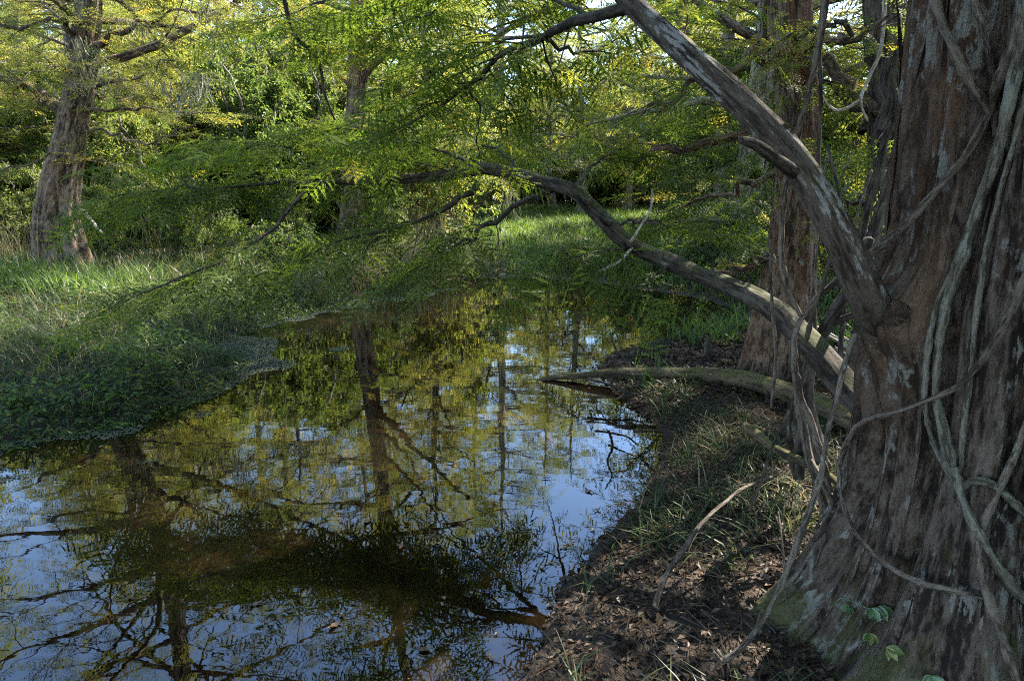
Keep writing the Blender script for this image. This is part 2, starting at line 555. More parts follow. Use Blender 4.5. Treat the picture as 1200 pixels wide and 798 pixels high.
# ------------------------------------------------------------------ foliage sprays
def make_spray(seed, nb, npair, L=1.0, wid=0.30, needle=0.075, nw=0.012, blade=0.0):
    """A flat feathery cypress twig of unit length along +x: npair=0 gives one blade per branchlet."""
    r = np.random.default_rng(seed)
    V, T = [], []

    def tri(a, b, c):
        k = len(V)
        V.extend([a, b, c])
        T.append((k, k + 1, k + 2))

    def ax(t):
        return np.array([t, 0.03 * math.sin(3 * t + seed), -0.10 * t * t])
    for s in (0.008,):
        tri(ax(0) + [0, s, 0], ax(0) - [0, s, 0], ax(0.5))
        tri(ax(0.45) + [0, s * .7, 0], ax(0.45) - [0, s * .7, 0], ax(1.0))
    for k in range(nb):
        t = 0.08 + 0.9 * (k + r.uniform(-.2, .2)) / nb
        side = 1 if k % 2 else -1
        ln = wid * (0.65 + 0.55 * math.sin(math.pi * min(1, t * 0.85 + 0.12))) * r.uniform(0.75, 1.2)
        if k == nb - 1:
            ang = 0.1
        else:
            ang = math.radians(r.uniform(42, 68)) * side
        d = np.array([math.cos(ang), math.sin(ang), r.uniform(-.45, .12)])
        d = d / np.linalg.norm(d)
        b0 = ax(min(t, 1.0))
        pn = np.array([-d[1], d[0], r.uniform(-.15, .15)])
        if npair == 0:
            w = nw
            mid = b0 + d * ln * 0.5
            k0 = len(V)
            V.extend([b0, mid + pn * w, b0 + d * ln + [0, 0, -.02], mid - pn * w + [0, 0, -.01]])
            T.extend([(k0, k0 + 1, k0 + 2), (k0, k0 + 2, k0 + 3)])
        else:
            tri(b0 + pn * 0.004, b0 - pn * 0.004, b0 + d * ln)
            if blade:
                e = b0 + d * ln + [0, 0, -.03]
                mid = b0 + d * ln * 0.4 + [0, 0, -.004]
                tri(b0, mid + pn * blade, e)
                tri(b0, e, mid - pn * blade)
            for m in range(npair):
                u = (m + 0.6) / npair
                c = b0 + d * ln * u + [0, 0, -0.03 * u * u]
                nl = needle * (1.0 - 0.55 * u) * r.uniform(.8, 1.2)
                for sg in (1, -1):
                    nd = d * 0.55 + pn * sg * 0.85
                    nd[2] += r.uniform(-.15, .12)
                    e = c + nd * nl
                    tri(c + d * nw * 0.5, c - d * nw * 0.5, e)
    return np.array(V), np.array(T)


SPRAY_NEAR = [make_spray(s, 12, 4, wid=0.33, needle=0.075, nw=0.034, blade=0.026) for s in (1, 2, 3, 4, 11, 12)]
SPRAY_MID = [make_spray(s, 14, 3, needle=0.085, nw=0.045) for s in (5, 6, 7)]
SPRAY_FAR = [make_spray(s, 10, 0, wid=0.36, nw=0.034) for s in (8, 9, 10)]


class Sprays:
    def __init__(s):
        s.p, s.d, s.u, s.s, s.t = [], [], [], [], []

    def add(s, p, d, u, sc, t):
        s.p.append(p)
        s.d.append(d)
        s.u.append(u)
        s.s.append(sc)
        s.t.append(t)

    def realize(s, g, protos, rng):
        n = len(s.p)
        if not n:
            return
        P, D, U, SC, TT = np.array(s.p), nrm(np.array(s.d)), np.array(s.u), np.array(s.s), np.array(s.t)
        Yv = nrm(np.cross(U, D))
        Z = np.cross(D, Yv)
        Mx = np.stack([D, Yv, Z], -1) * SC[:, None, None]
        pick = rng.integers(0, len(protos), n)
        for k, (pv, pt) in enumerate(protos):
            w = pick == k
            m = int(w.sum())
            if not m:
                continue
            v = np.einsum('kij,nj->kni', Mx[w], pv) + P[w][:, None, :]
            t = pt[None] + (np.arange(m) * len(pv))[:, None, None]
            g.add(v.reshape(-1, 3), None, t.reshape(-1, 3), None, np.repeat(TT[w], len(pv)))


def twig(start, d, length, r, rng, wood, sp, spray_len, every=0.11, droop=0.25, flat=0.36, yellow=0.0, sides=4, tint0=0.40):
    """A thin leafy twig: sprays alternate along it in a flat plane."""
    n = max(3, int(length / 0.12))
    p = wander(start, d, length, n, rng, 0.09, (0, 0, -droop))
    tube(wood, p, np.linspace(r, r * 0.25, len(p)), sides, cap=False)
    L = np.concatenate([[0], np.cumsum(np.linalg.norm(np.diff(p, axis=0), axis=1))])
    k, s_ = 0, every * rng.uniform(0.3, 1.0)
    side0 = rng.choice([-1, 1])
    while s_ < L[-1]:
        q = np.array([np.interp(s_, L, p[:, i_]) for i_ in range(3)])
        i_ = min(np.searchsorted(L, s_), len(p) - 1)
        t = nrm(p[i_] - p[max(i_ - 1, 0)] if i_ else p[1] - p[0])
        sd = nrm(np.cross(UP, t)) * (side0 if k % 2 else -side0)
        ang = rng.uniform(0.6, 1.1)
        dd = t * math.cos(ang) + sd * math.sin(ang) + UP * rng.normal(-0.08, 0.20)
        u = UP + rng.normal(0, flat, 3)
        tn = tint0 + rng.normal(0, 0.13) + (yellow if rng.random() < 0.18 else 0)
        sp.add(q, dd, u, spray_len * rng.uniform(0.65, 1.15), np.clip(tn, 0, 1))
        s_ += every * rng.uniform(0.6, 1.4)
        k += 1
    sp.add(p[-1], p[-1] - p[-2], UP + rng.normal(0, flat, 3), spray_len * rng.uniform(0.8, 1.1), np.clip(tint0 + rng.normal(0, .1), 0, 1))


NEAR_FLAT = 0.6


def bough(start, d, length, r, rng, wood, sp, spray_len=0.5, ntw=9, tw_len=1.0, every=0.2, droop=0.3, leaf_from=0.2, sides=5, yellow=0.1, rise=0.0, tint0=0.4, jit=0.10, path=None):
    """A limb with leafy twigs fanning flat to both sides."""
    p = wander(start, d, length, 8, rng, jit, (0, 0, rise - droop * 0.5)) if path is None else path
    tube(wood, p, np.linspace(r, r * 0.22, len(p)), sides, cap=False)
    m = len(p) - 1
    for k in range(ntw):
        t = leaf_from + (1 - leaf_from) * (k + rng.uniform(0, .8)) / ntw
        i_ = min(int(t * m), m - 1)
        q = p[i_] + (p[i_ + 1] - p[i_]) * (t * m - i_)
        tg = nrm(p[i_ + 1] - p[i_])
        sd = nrm(np.cross(UP, tg)) * (1 if k % 2 else -1)
        a = rng.uniform(0.65, 1.15)
        dd = tg * math.cos(a) + sd * math.sin(a) + UP * rng.normal(0.05, 0.2)
        twig(q, dd, tw_len * (1.15 - 0.6 * t) * rng.uniform(0.7, 1.2), r * 0.22, rng, wood, sp, spray_len, every, droop, yellow=yellow, tint0=tint0, sides=3 if sides < 6 else 4)
    twig(p[-1], p[-1] - p[-2], tw_len * 0.7, r * 0.2, rng, wood, sp, spray_len, every, droop, yellow=yellow, tint0=tint0, sides=3 if sides < 6 else 4)
    return p


def cypress_proto(seed, H=16.0, R=0.32, first=0.22, nbough=44, lean=0.0, spread=4.0, spray_len=0.58, every=0.22, tint0=0.42, yellow=0.2, ntw=9, mat=None, bark=None, name="cypress_tree", top_only=False):
    r = np.random.default_rng(seed)
    wood, sp = Geo(), Sprays()
    n = 26
    zs = np.linspace(-0.15, H, n)
    px = np.cumsum(r.normal(0, 0.05, n)) + lean * zs
    py = np.cumsum(r.normal(0, 0.05, n))
    px[:3] = px[0]
    path = np.stack([px - px[0], py - py[0], zs], -1)
    rad = R * (1 - zs / H * 0.93) + R * 1.0 * np.exp(-np.clip(zs, 0, 99) / 0.45)
    rad[-1] = 0.02
    fl = r.uniform(0, 6.28)

    def disp(T, L, rr):
        return np.exp(-L / 0.9) * R * 0.35 * (np.abs(np.sin(T * 3.5 + fl)) - 0.5) + 0.03 * fbm(np.stack([np.cos(T) * 2, np.sin(T) * 2, L * .7], -1), 2, seed)
    tube(wood, path, rad, 14, disp)
    tw = Geo()
    for k in range(nbough):
        t = first + (0.97 - first) * (k + r.uniform(0, 1)) / nbough
        z = t * H
        q = np.array([np.interp(z, zs, path[:, 0]), np.interp(z, zs, path[:, 1]), z])
        az = k * 2.399 + r.normal(0, 0.5)
        prof = (1 - ((t - first) / (1 - first)) ** 1.6) * 0.85 + 0.15
        ln = spread * prof * r.uniform(0.55, 1.15)
        el = r.uniform(-0.05, 0.35) + 0.5 * max(0, t - 0.7)
        d = np.array([math.cos(az) * math.cos(el), math.sin(az) * math.cos(el), math.sin(el)])
        bough(q, d, ln, 0.035 + 0.02 * ln * prof, r, tw, sp, spray_len, ntw, ln * 0.42 + .2, every, 0.35, 0.22, 5, yellow, 0.15, tint0=tint0 + r.normal(0, 0.07))
    for x in tw.q:
        pass
    # branches go with the trunk
    off = wood.n
    wood.v += tw.v
    wood.bc += tw.bc
    wood.tint += tw.tint
    wood.q += [a + off for a in tw.q]
    wood.t += [a + off for a in tw.t]
    leaf = Geo()
    sp.realize(leaf, SPRAY_FAR, r)
    root = empty(name, (0, 0, 0), "tree", "tree")
    wood.build("trunk", bark or M_WOODS, root)
    c = leaf.build("crown", mat or M_CYP_FAR, root, smooth_=False)
    return root


def leaf_cards(P, D, U, size, rng, wl=0.45):
    """Folded rhombic leaves: returns verts, tris."""
    n = len(P)
    D = nrm(D)
    Yv = nrm(np.cross(U, D))
    Z = np.cross(D, Yv)
    sz = np.asarray(size).reshape(-1, 1)
    a = P
    b = P + D * sz * 0.45 + Yv * sz * wl * 0.5 + Z * sz * 0.06
    c = P + D * sz - Z * sz * 0.12
    d = P + D * sz * 0.45 - Yv * sz * wl * 0.5 + Z * sz * 0.06
    V = np.stack([a, b, c, d], 1).reshape(-1, 3)
    k = (np.arange(n) * 4)[:, None]
    T = np.concatenate([k + [0, 1, 2], k + [0, 2, 3]], 0)
    return V, T


def broad_proto(seed, H=13, R=0.2, spread=3.2, nb=40, leaf=0.13, per=46, first=0.18, tint0=0.5, name="broadleaf_tree", multi=1, bark=None, mat=None):
    r = np.random.default_rng(seed)
    wood = Geo()
    LP, LD = [], []
    for s_ in range(multi):
        n = 18
        zs = np.linspace(-0.1, H * r.uniform(.8, 1), n)
        lean = r.normal(0, 0.16, 2) if multi > 1 else r.normal(0, 0.04, 2)
        path = np.stack([np.cumsum(r.normal(0, .07, n)) + lean[0] * zs, np.cumsum(r.normal(0, .07, n)) + lean[1] * zs, zs], -1)
        path[:, :2] -= path[0, :2] - r.normal(0, 0.12, 2) * (multi > 1)
        tube(wood, path, np.linspace(R, 0.02, n) + R * 0.5 * np.exp(-np.clip(zs, 0, 9) / .3), 8 if multi > 1 else 10)
        for k in range(nb // multi):
            t = first + (0.98 - first) * (k + r.random()) / (nb // multi)
            i_ = min(int(t * (n - 1)), n - 2)
            q = path[i_]
            az = k * 2.399 + r.normal(0, .5)
            el = r.uniform(0.1, 0.8)
            ln = spread * (0.35 + 0.9 * math.sin(math.pi * min(0.98, (t - first) / (1 - first) * 0.8 + 0.22))) * r.uniform(.5, 1.1)
            p = wander(q, (math.cos(az) * math.cos(el), math.sin(az) * math.cos(el), math.sin(el)), ln, 6, r, 0.16, (0, 0, -0.3))
            tube(wood, p, np.linspace(R * 0.25, 0.008, len(p)), 4, cap=False)
            for m in range(6):
                a = r.integers(1, len(p) - 1)
                tp = wander(p[a], r.normal(0, 1, 3) + nrm(p[a] - p[a - 1]) * .8 + [0, 0, .1], ln * .35 + .15, 4, r, 0.2, (0, 0, -0.35))
                tube(wood, tp, np.linspace(R * 0.08, 0.004, len(tp)), 3, cap=False)
                w = r.random(per)
                ii = np.minimum((w * 4).astype(int), 3)
                base = tp[ii] + (tp[ii + 1] - tp[ii]) * ((w * 4) - ii)[:, None]
                LP.append(base + r.normal(0, 0.09, (per, 3)) * min(1.0, spread * .5))
                LD.append(nrm(r.normal(0, 1, (per, 3)) + nrm(tp[-1] - tp[0]) * .6 + [0, 0, -.5]))
    LP, LD = np.vstack(LP), np.vstack(LD)
    n = len(LP)
    V, T = leaf_cards(LP, LD, UP + r.normal(0, .45, (n, 3)), leaf * r.uniform(.6, 1.25, n), r)
    lf = Geo()
    cl = 0.12 * fbm(LP * 1.3, 2, seed)
    lf.add(V, None, T, None, np.repeat(np.clip(tint0 + r.normal(0, .12, n) + cl + (r.random(n) < 0.03) * .4, 0, 1), 4))
    root = empty(name, (0, 0, 0), "tree", "tree")
    wood.build("trunk" if multi == 1 else "stems", bark or M_WOODS, root)
    lf.build("crown" if multi == 1 else "foliage", mat or M_BROAD, root, smooth_=False)
    return root


def place(protos, loc, rz, sc, label, group, cat=None, tilt=(0, 0)):
    """First use moves the prototype itself, later uses copy it with its parts."""
    if not protos.get("used"):
        protos["used"] = True
        o = protos["o"]
        o.location = tuple(loc)
        o.rotation_euler = (tilt[0], tilt[1], rz)
        o.scale = (sc, sc, sc) if np.isscalar(sc) else sc
        o["label"] = label
        o["group"] = group
        if cat:
            o["category"] = cat
        return o
    o = copy_thing(protos["o"], loc, rz, sc, label, group, tilt)
    if cat:
        o["category"] = cat
    return o

# ------------------------------------------------------------------ the big foreground cypress
BIG = np.array([1.66, 2.19, 0.0])
BIG[2] = hz(BIG[0], BIG[1]) - 0.12
big = empty("cypress_tree", BIG, "huge reddish cypress with fluted flaring base and pale lichen, wrapped in vines beside the camera", "tree")
rb = np.random.default_rng(101)
zs = np.concatenate([np.linspace(-0.15, 2.75, 400), np.linspace(2.85, 13.5, 50)])
sway = np.stack([0.05 * np.sin(zs * 0.9 + 1.0) - 0.05 * np.sin(1.0), 0.04 * np.sin(zs * 0.7), zs * 0], -1)
sway -= sway[0]
axisp = np.stack([BIG[0] + sway[:, 0] + 0.004 * zs, BIG[1] + sway[:, 1], BIG[2] + zs], -1)
R0 = 0.385 - 0.008 * zs + 0.08 * np.exp(-np.clip(zs, 0, 99) / 0.40)
R0[zs > 3] = (0.38 - 0.03 * (zs[zs > 3] - 3)).clip(0.04)
flute_ph = rb.uniform(0, 6.28, 4)
GROOVES = [(k * 2 * math.pi / 11 + rb.normal(0, .16), rb.uniform(.05, .10), rb.uniform(.04, .075), -1, rb.uniform(1.2, 4), rb.uniform(0, 6)) for k in range(11)]
for k in range(90):
    zc = rb.uniform(-.1, 2.7)
    GROOVES.append((rb.uniform(0, 6.283), rb.uniform(.018, .032), rb.uniform(.010, .024), zc - rb.uniform(.1, .5), zc + rb.uniform(.1, .6), rb.uniform(0, 6)))


def big_disp(T, L, r):
    z = L - 0.15
    w = 0.11 * np.exp(-np.clip(z, 0, 99) / 0.50) + 0.05
    tw = T + 0.12 * np.sin(z * 1.7) + 0.25 * np.sin(2 * T + 0.4)
    lob = np.abs(np.sin(3.5 * tw + flute_ph[0])) ** 0.8 - 0.6
    lob2 = np.abs(np.sin(6.0 * tw + flute_ph[1] + 0.3 * z)) - 0.6
    d = w * lob + 0.35 * w * lob2
    P = np.stack([np.cos(T), np.sin(T), z * 0.10], -1)
    d += 0.020 * fbm(P * [5, 5, 5], 3, 51)
    rid = 1 - np.abs(fbm(np.stack([np.cos(T) * 11, np.sin(T) * 11, z * 1.3], -1), 3, 57)) * 2.2
    d += 0.020 * rid
    pl = fbm(np.stack([np.cos(T) * 26, np.sin(T) * 26, z * 2.2], -1), 2, 63)
    d += 0.010 * pl
    for a0, w0, dp, z0, z1, s0 in GROOVES:
        dt = (T - a0 - .10 * np.sin(z * 1.3 + s0) - .03 * np.sin(z * 5 + s0 * 3) + math.pi) % (2 * math.pi) - math.pi
        env = 1 / (1 + np.exp(-(z - z0) * 9)) / (1 + np.exp((z - z1) * 9))
        d -= dp * env * np.exp(-(dt / w0) ** 2)
    d += 0.008 * (1 - 2.5 * np.abs(fbm(np.stack([np.cos(T) * 34 + .3 * z, np.sin(T) * 34, z * 4.0], -1), 2, 67)))
    return d


g = Geo()
tube(g, axisp, R0, 400, big_disp)
tv = g.v[0]
rel = tv - BIG
phi = np.arctan2(rel[:, 1], rel[:, 0])
for bx, by, amp, wd in ((-.85, -.52, .46, .24), (-.42, -.91, .40, .20), (-.02, -1.0, .36, .22), (-.99, .12, .26, .26), (-.5, .86, .25, .3), (.8, -.6, .3, .3), (.9, .5, .3, .3)):
    dp_ = (phi - math.atan2(by, bx) + math.pi) % (2 * math.pi) - math.pi
    zz_ = np.clip(rel[:, 2] - .06, -.1, 99)
    tv += nrm(rel * [1, 1, 0]) * (amp * np.exp(-(dp_ / (wd + .12 * np.clip(zz_, 0, 1))) ** 2) * np.exp(-zz_ / .25))[:, None]
for a_, b_ in ((at(1044, 446, 2.22), at(1030, 388, 2.15)), (at(1030, 388, 2.15), at(1016, 345, 2.11)), (at(1085, 350, 2.40), at(1055, 364, 2.15))):
    ab = b_ - a_
    t_ = np.clip(((tv - a_) @ ab) / (ab @ ab), 0, 1)
    dd_ = np.linalg.norm(tv - a_ - t_[:, None] * ab, axis=1)
    out_ = nrm((tv - BIG) * [1, 1, 0])
    tv += out_ * (0.062 * np.exp(-(dd_ / 0.12) ** 2))[:, None]
g.build("trunk", M_BIG, big, origin=BIG)
from mathutils.bvhtree import BVHTree
TRUNK = BVHTree.FromPolygons(tv[:-1].tolist(), g.q[0].tolist())


def on_trunk(px, py, Y, lift):
    """Where the sight line to a surveyed point meets the trunk, lifted off the bark; else the given depth."""
    p = at(px, py, Y)
    o_ = np.array([0, 0, CAM_H])
    h = TRUNK.ray_cast(Vector(o_), Vector(nrm(p - o_)))
    if h[0] is None:
        return p, False
    return np.array(h[0]) + nrm(np.array(h[1])) * lift * (1 if np.dot(np.array(h[1]), o_ - p) > 0 else -1), True


# peeling strips of bark, each lifting off the trunk at its ends
GRID = tv[:450 * 400].reshape(450, 400, 3)
ctr = np.stack([axisp[:, 0], axisp[:, 1], axisp[:, 2]], -1)
for k in range(110):
    j0 = int(rb.integers(0, 400))
    i0 = int(rb.integers(15, 350))
    ni = int(rb.integers(30, 110))
    wj = int(rb.integers(1, 4))
    rows = np.unique(np.linspace(i0, min(i0 + ni, 398), 12).astype(int))
    t_ = np.linspace(-1, 1, len(rows))
    lift = .006 + rb.uniform(.006, .03) * np.abs(t_ - rb.uniform(-.4, .4)) ** 2.5
    V_ = []
    for c_, (i_, l_) in enumerate(zip(rows, lift)):
        taper = (1 - abs(t_[c_]) ** 3) * .8 + .2
        for jj in (0, 1):
            a_ = GRID[i_, j0 % 400]
            b_ = GRID[i_, (j0 + wj) % 400]
            m_ = (a_ + b_) / 2
            p_ = m_ + (b_ - a_) * (jj - .5) * taper
            V_.append(p_ + nrm((p_ - ctr[i_]) * [1, 1, 0]) * l_)
    V_ = np.array(V_)
    Q_ = [[2 * c_, 2 * c_ + 1, 2 * c_ + 3, 2 * c_ + 2] for c_ in range(len(rows) - 1)]
    L_ = (V_[:, 2] - V_[0, 2])
    off = rb.uniform(-1, 1, 3)
    gs = Geo()
    gs.add(V_, Q_, None, np.stack([V_[:, 0] + off[0], V_[:, 1] + off[1], L_ + off[2]], -1))
    gs.build("bark_strip", M_BIG, big, origin=BIG)

# the leaning limb that crosses the top of the picture
ctrl = [at(1075, 470, 2.62), at(1050, 425, 2.36), at(1030, 380, 2.19), at(1006, 322, 2.10), at(965, 240, 2.10), at(925, 180, 2.18), at(865, 118, 2.30), at(800, 60, 2.45), at(745, 8, 2.62), at(690, -55, 2.9), at(620, -150, 3.3), at(520, -270, 3.9)]
P = smooth(ctrl, 150)
rr = np.interp(np.linspace(0, 11, 150), [0, 1, 2, 3, 4, 5, 7, 8, 9, 10, 11], [.05, .064, .064, .053, .045, .042, .039, .036, .032, .025, .017])
g = Geo()
tube(g, P, rr, 40, lambda T, L, r: 0.010 * fbm(np.stack([np.cos(T) * 2.5, np.sin(T) * 2.5, L * 3], -1), 3, 71) + 0.006 * fbm(np.stack([np.cos(T) * 9, np.sin(T) * 9, L * 4], -1), 2, 73))
# stub on the limb
tube(g, smooth([at(935, 205, 2.14), at(908, 186, 2.06), at(885, 170, 2.0), at(868, 164, 1.96)], 24), np.linspace(0.022, 0.010, 24), 12, knobbly(0.005, 9, 5))
lean_limb = g.build("limb", M_LIMB, big, origin=BIG)
lean_limb["label"] = "leaning dark limb with pale grey patches crossing to the top of the frame"
# knot where an old limb broke off
g = Geo()
tube(g, smooth([at(1080, 352, 2.34), at(1062, 360, 2.19), at(1050, 366, 2.10), at(1045, 369, 2.06)], 16), np.array([.05, .055, .058, .058, .056, .053, .05, .048, .046, .044, .042, .040, .037, .032, .024, .010]), 20, knobbly(0.016, 10, 6))
g.build("knot", M_BIG, big, origin=BIG)

# the arching limb with its flat sprays over the water
ctrl = [at(1040, 505, 2.55), at(1000, 462, 2.70), at(950, 405, 2.95), at(905, 362, 3.2), at(850, 334, 3.5), at(790, 310, 3.85), at(735, 284, 4.15), at(700, 250, 4.4), at(672, 224, 4.6), at(630, 212, 4.85), at(575, 198, 5.05), at(520, 206, 5.2), at(450, 212, 5.3), at(400, 214, 5.35), at(360, 217, 5.35)]
P = smooth(ctrl, 220)
rr = np.interp(np.linspace(0, 14, 220), [0, 2, 4, 6, 8, 9, 10, 12, 14], [.060, .054, .047, .047, .049, .046, .041, .030, .018])
g = Geo()
tube(g, P, rr, 32, lambda T, L, r: 0.012 * fbm(np.stack([np.cos(T) * 2, np.sin(T) * 2, L * 4], -1), 3, 81) + 0.006 * fbm(np.stack([np.cos(T) * 8, np.sin(T) * 8, L * 7], -1), 2, 83))
for px, py, Y in ((690, 238, 4.44), (715, 262, 4.28), (742, 290, 4.1)):       # broken stubs
    a = at(px, py, Y)
    tube(g, smooth([a, a + [-.05, -.08, .02], a + [-.09, -.15, .05]], 8), np.linspace(.03, .012, 8), 8, knobbly(.006, 8, 7))
arch = g.build("limb", M_ARCH, big, origin=BIG)
arch["label"] = "dark mossy limb arching low over the pond"

tw, sp = Geo(), Sprays()
rf = np.random.default_rng(202)
SUBS = [  # (pixel path with depth, base radius, twigs, twig length)
    ([(560, 214, 5.05), (525, 244, 4.95), (480, 262, 4.85), (425, 276, 4.75), (360, 300, 4.6)], .026, 11, .6),
    ([(648, 222, 4.75), (600, 246, 4.6), (565, 268, 4.45), (540, 288, 4.3), (505, 306, 4.15)], .022, 8, .42),
    ([(375, 214, 5.35), (345, 240, 5.2), (318, 272, 5.0), (280, 296, 4.8), (240, 314, 4.6), (190, 334, 4.45), (140, 356, 4.3)], .020, 14, .46),
    ([(375, 216, 5.35), (330, 214, 5.4), (270, 218, 5.45), (200, 221, 5.5), (130, 232, 5.5)], .018, 20, .7),
    ([(450, 212, 5.3), (420, 190, 5.6), (370, 178, 5.9), (300, 172, 6.1), (230, 180, 6.2)], .016, 16, .75),
    ([(560, 196, 5.1), (520, 178, 5.5), (460, 160, 5.9), (400, 150, 6.2)], .016, 15, .8),
    ([(620, 205, 4.9), (590, 180, 5.3), (560, 165, 5.7), (520, 140, 6.2), (490, 128, 6.6)], .014, 13, .8),
    ([(672, 220, 4.6), (700, 190, 5.0), (735, 168, 5.4), (770, 150, 5.8)], .014, 6, .5),
    ([(742, 290, 4.1), (716, 292, 3.9), (690, 300, 3.75), (664, 312, 3.6)], .009, 5, .28),
    ([(790, 312, 3.85), (770, 320, 3.7), (750, 334, 3.6), (740, 354, 3.5)], .008, 3, .22),
    ([(720, 262, 4.25), (760, 258, 4.5), (810, 268, 4.8), (850, 262, 5.0)], .010, 5, .35),
]
for path, r0, nt, tl in SUBS:
    p = smooth([at(*c) for c in path], 14)
    p[1:-1] += rf.normal(0, 0.012, (12, 3))
    bough(p[0], p[1] - p[0], 1, r0, rf, tw, sp, 0.32, int(nt * 1.25), tl, 0.070, 0.28, 0.30, 6, 0.20, path=p, tint0=0.40)
# short twigs straight from the arch
for k in range(12):
    t = rf.uniform(0.74, 1.0)
    i_ = int(t * 217)
    d = np.array([rf.normal(-0.5, .5), abs(rf.normal(0, .8)), rf.normal(0.25, .2)])
    twig(P[i_], d, rf.uniform(.35, .9), .007, rf, tw, sp, .31, .075, .25, yellow=.28, tint0=0.44)
o = tw.build("branchlets", M_ARCH, arch, origin=BIG)
o["kind"] = "stuff"
lf = Geo()
sp.realize(lf, SPRAY_NEAR, rf)
o = lf.build("foliage", M_CYP, arch, smooth_=False, origin=BIG)
o["kind"] = "stuff"
N_NEAR = len(sp.p)

# a thin bough off the leaning limb, dipping across the top of the picture, and lacy boughs at the upper right
tw, sp = Geo(), Sprays()
SUBS = [
    ([(742, 8, 2.66), (690, 22, 2.9), (640, 40, 3.2), (590, 62, 3.5), (545, 104, 3.8), (490, 140, 4.1), (430, 168, 4.4)], .026, 15, .55),
    ([(640, 42, 3.2), (600, 44, 3.5), (560, 66, 3.8), (500, 60, 4.2), (430, 62, 4.6)], .008, 12, .6),
    ([(640, 46, 3.2), (665, 58, 3.4), (700, 58, 3.6), (735, 42, 3.8), (770, 20, 4.0)], .010, 8, .4),
    ([(546, 100, 3.8), (562, 125, 3.9), (560, 160, 4.0), (558, 185, 4.1)], .008, 5, .3),
    ([(690, 22, 2.9), (650, 0, 3.2), (600, -10, 3.6), (530, 0, 4.0), (470, 25, 4.4), (400, 40, 4.8)], .012, 16, .75),
    ([(600, -60, 3.4), (520, -30, 4.0), (440, -10, 4.6), (350, 10, 5.2), (270, 40, 5.6)], .014, 11, .7),
]
for path, r0, nt, tl in SUBS:
    p = smooth([at(*c) for c in path], 14)
    p[1:-1] += rf.normal(0, 0.01, (12, 3))
    bough(p[0], p[1] - p[0], 1, r0, rf, tw, sp, 0.28, nt, tl, 0.075, 0.30, 0.25, 6, 0.3, path=p, tint0=0.44)
o = tw.build("branchlets", M_ARCH, lean_limb, origin=BIG)
o["kind"] = "stuff"
lf = Geo()
sp.realize(lf, SPRAY_NEAR, rf)
o = lf.build("foliage", M_CYP, lean_limb, smooth_=False, origin=BIG)
o["kind"] = "stuff"
N_NEAR += len(sp.p)

# upper crown of the big cypress: seen only as reflection and shade
tw, sp = Geo(), Sprays()
for k in range(34):
    z = 3.6 + 9.5 * (k + rf.random()) / 34
    az = k * 2.399 + rf.normal(0, .4)
    ln = (6.2 - 0.38 * (z - 3.6)) * rf.uniform(.6, 1.1) * (0.72 if math.sin(az) > .3 else 1)
    q = np.array([np.interp(z, zs, axisp[:, 0]), np.interp(z, zs, axisp[:, 1]), z])
    el = rf.uniform(-.05, .35)
    bough(q, (math.cos(az) * math.cos(el), math.sin(az) * math.cos(el), math.sin(el)), ln, .03 + .012 * ln, rf, tw, sp, .42, 11, ln * .38, .22, .3, .2, 5, .2, .2)
tw.build("boughs", M_ARCH, big, origin=BIG)["kind"] = "stuff"
lf = Geo()
keep_ = [k for k, p_ in enumerate(sp.p) if p_[2] > 3.1 + .22 * max(0, p_[1] - 2.2)]      # the crown has no leaves below head height
for f_ in ("p", "d", "u", "s", "t"):
    setattr(sp, f_, [getattr(sp, f_)[k] for k in keep_])
sp.realize(lf, SPRAY_FAR, rf)
lf.build("crown", M_CYP, big, smooth_=False, origin=BIG)["kind"] = "stuff"

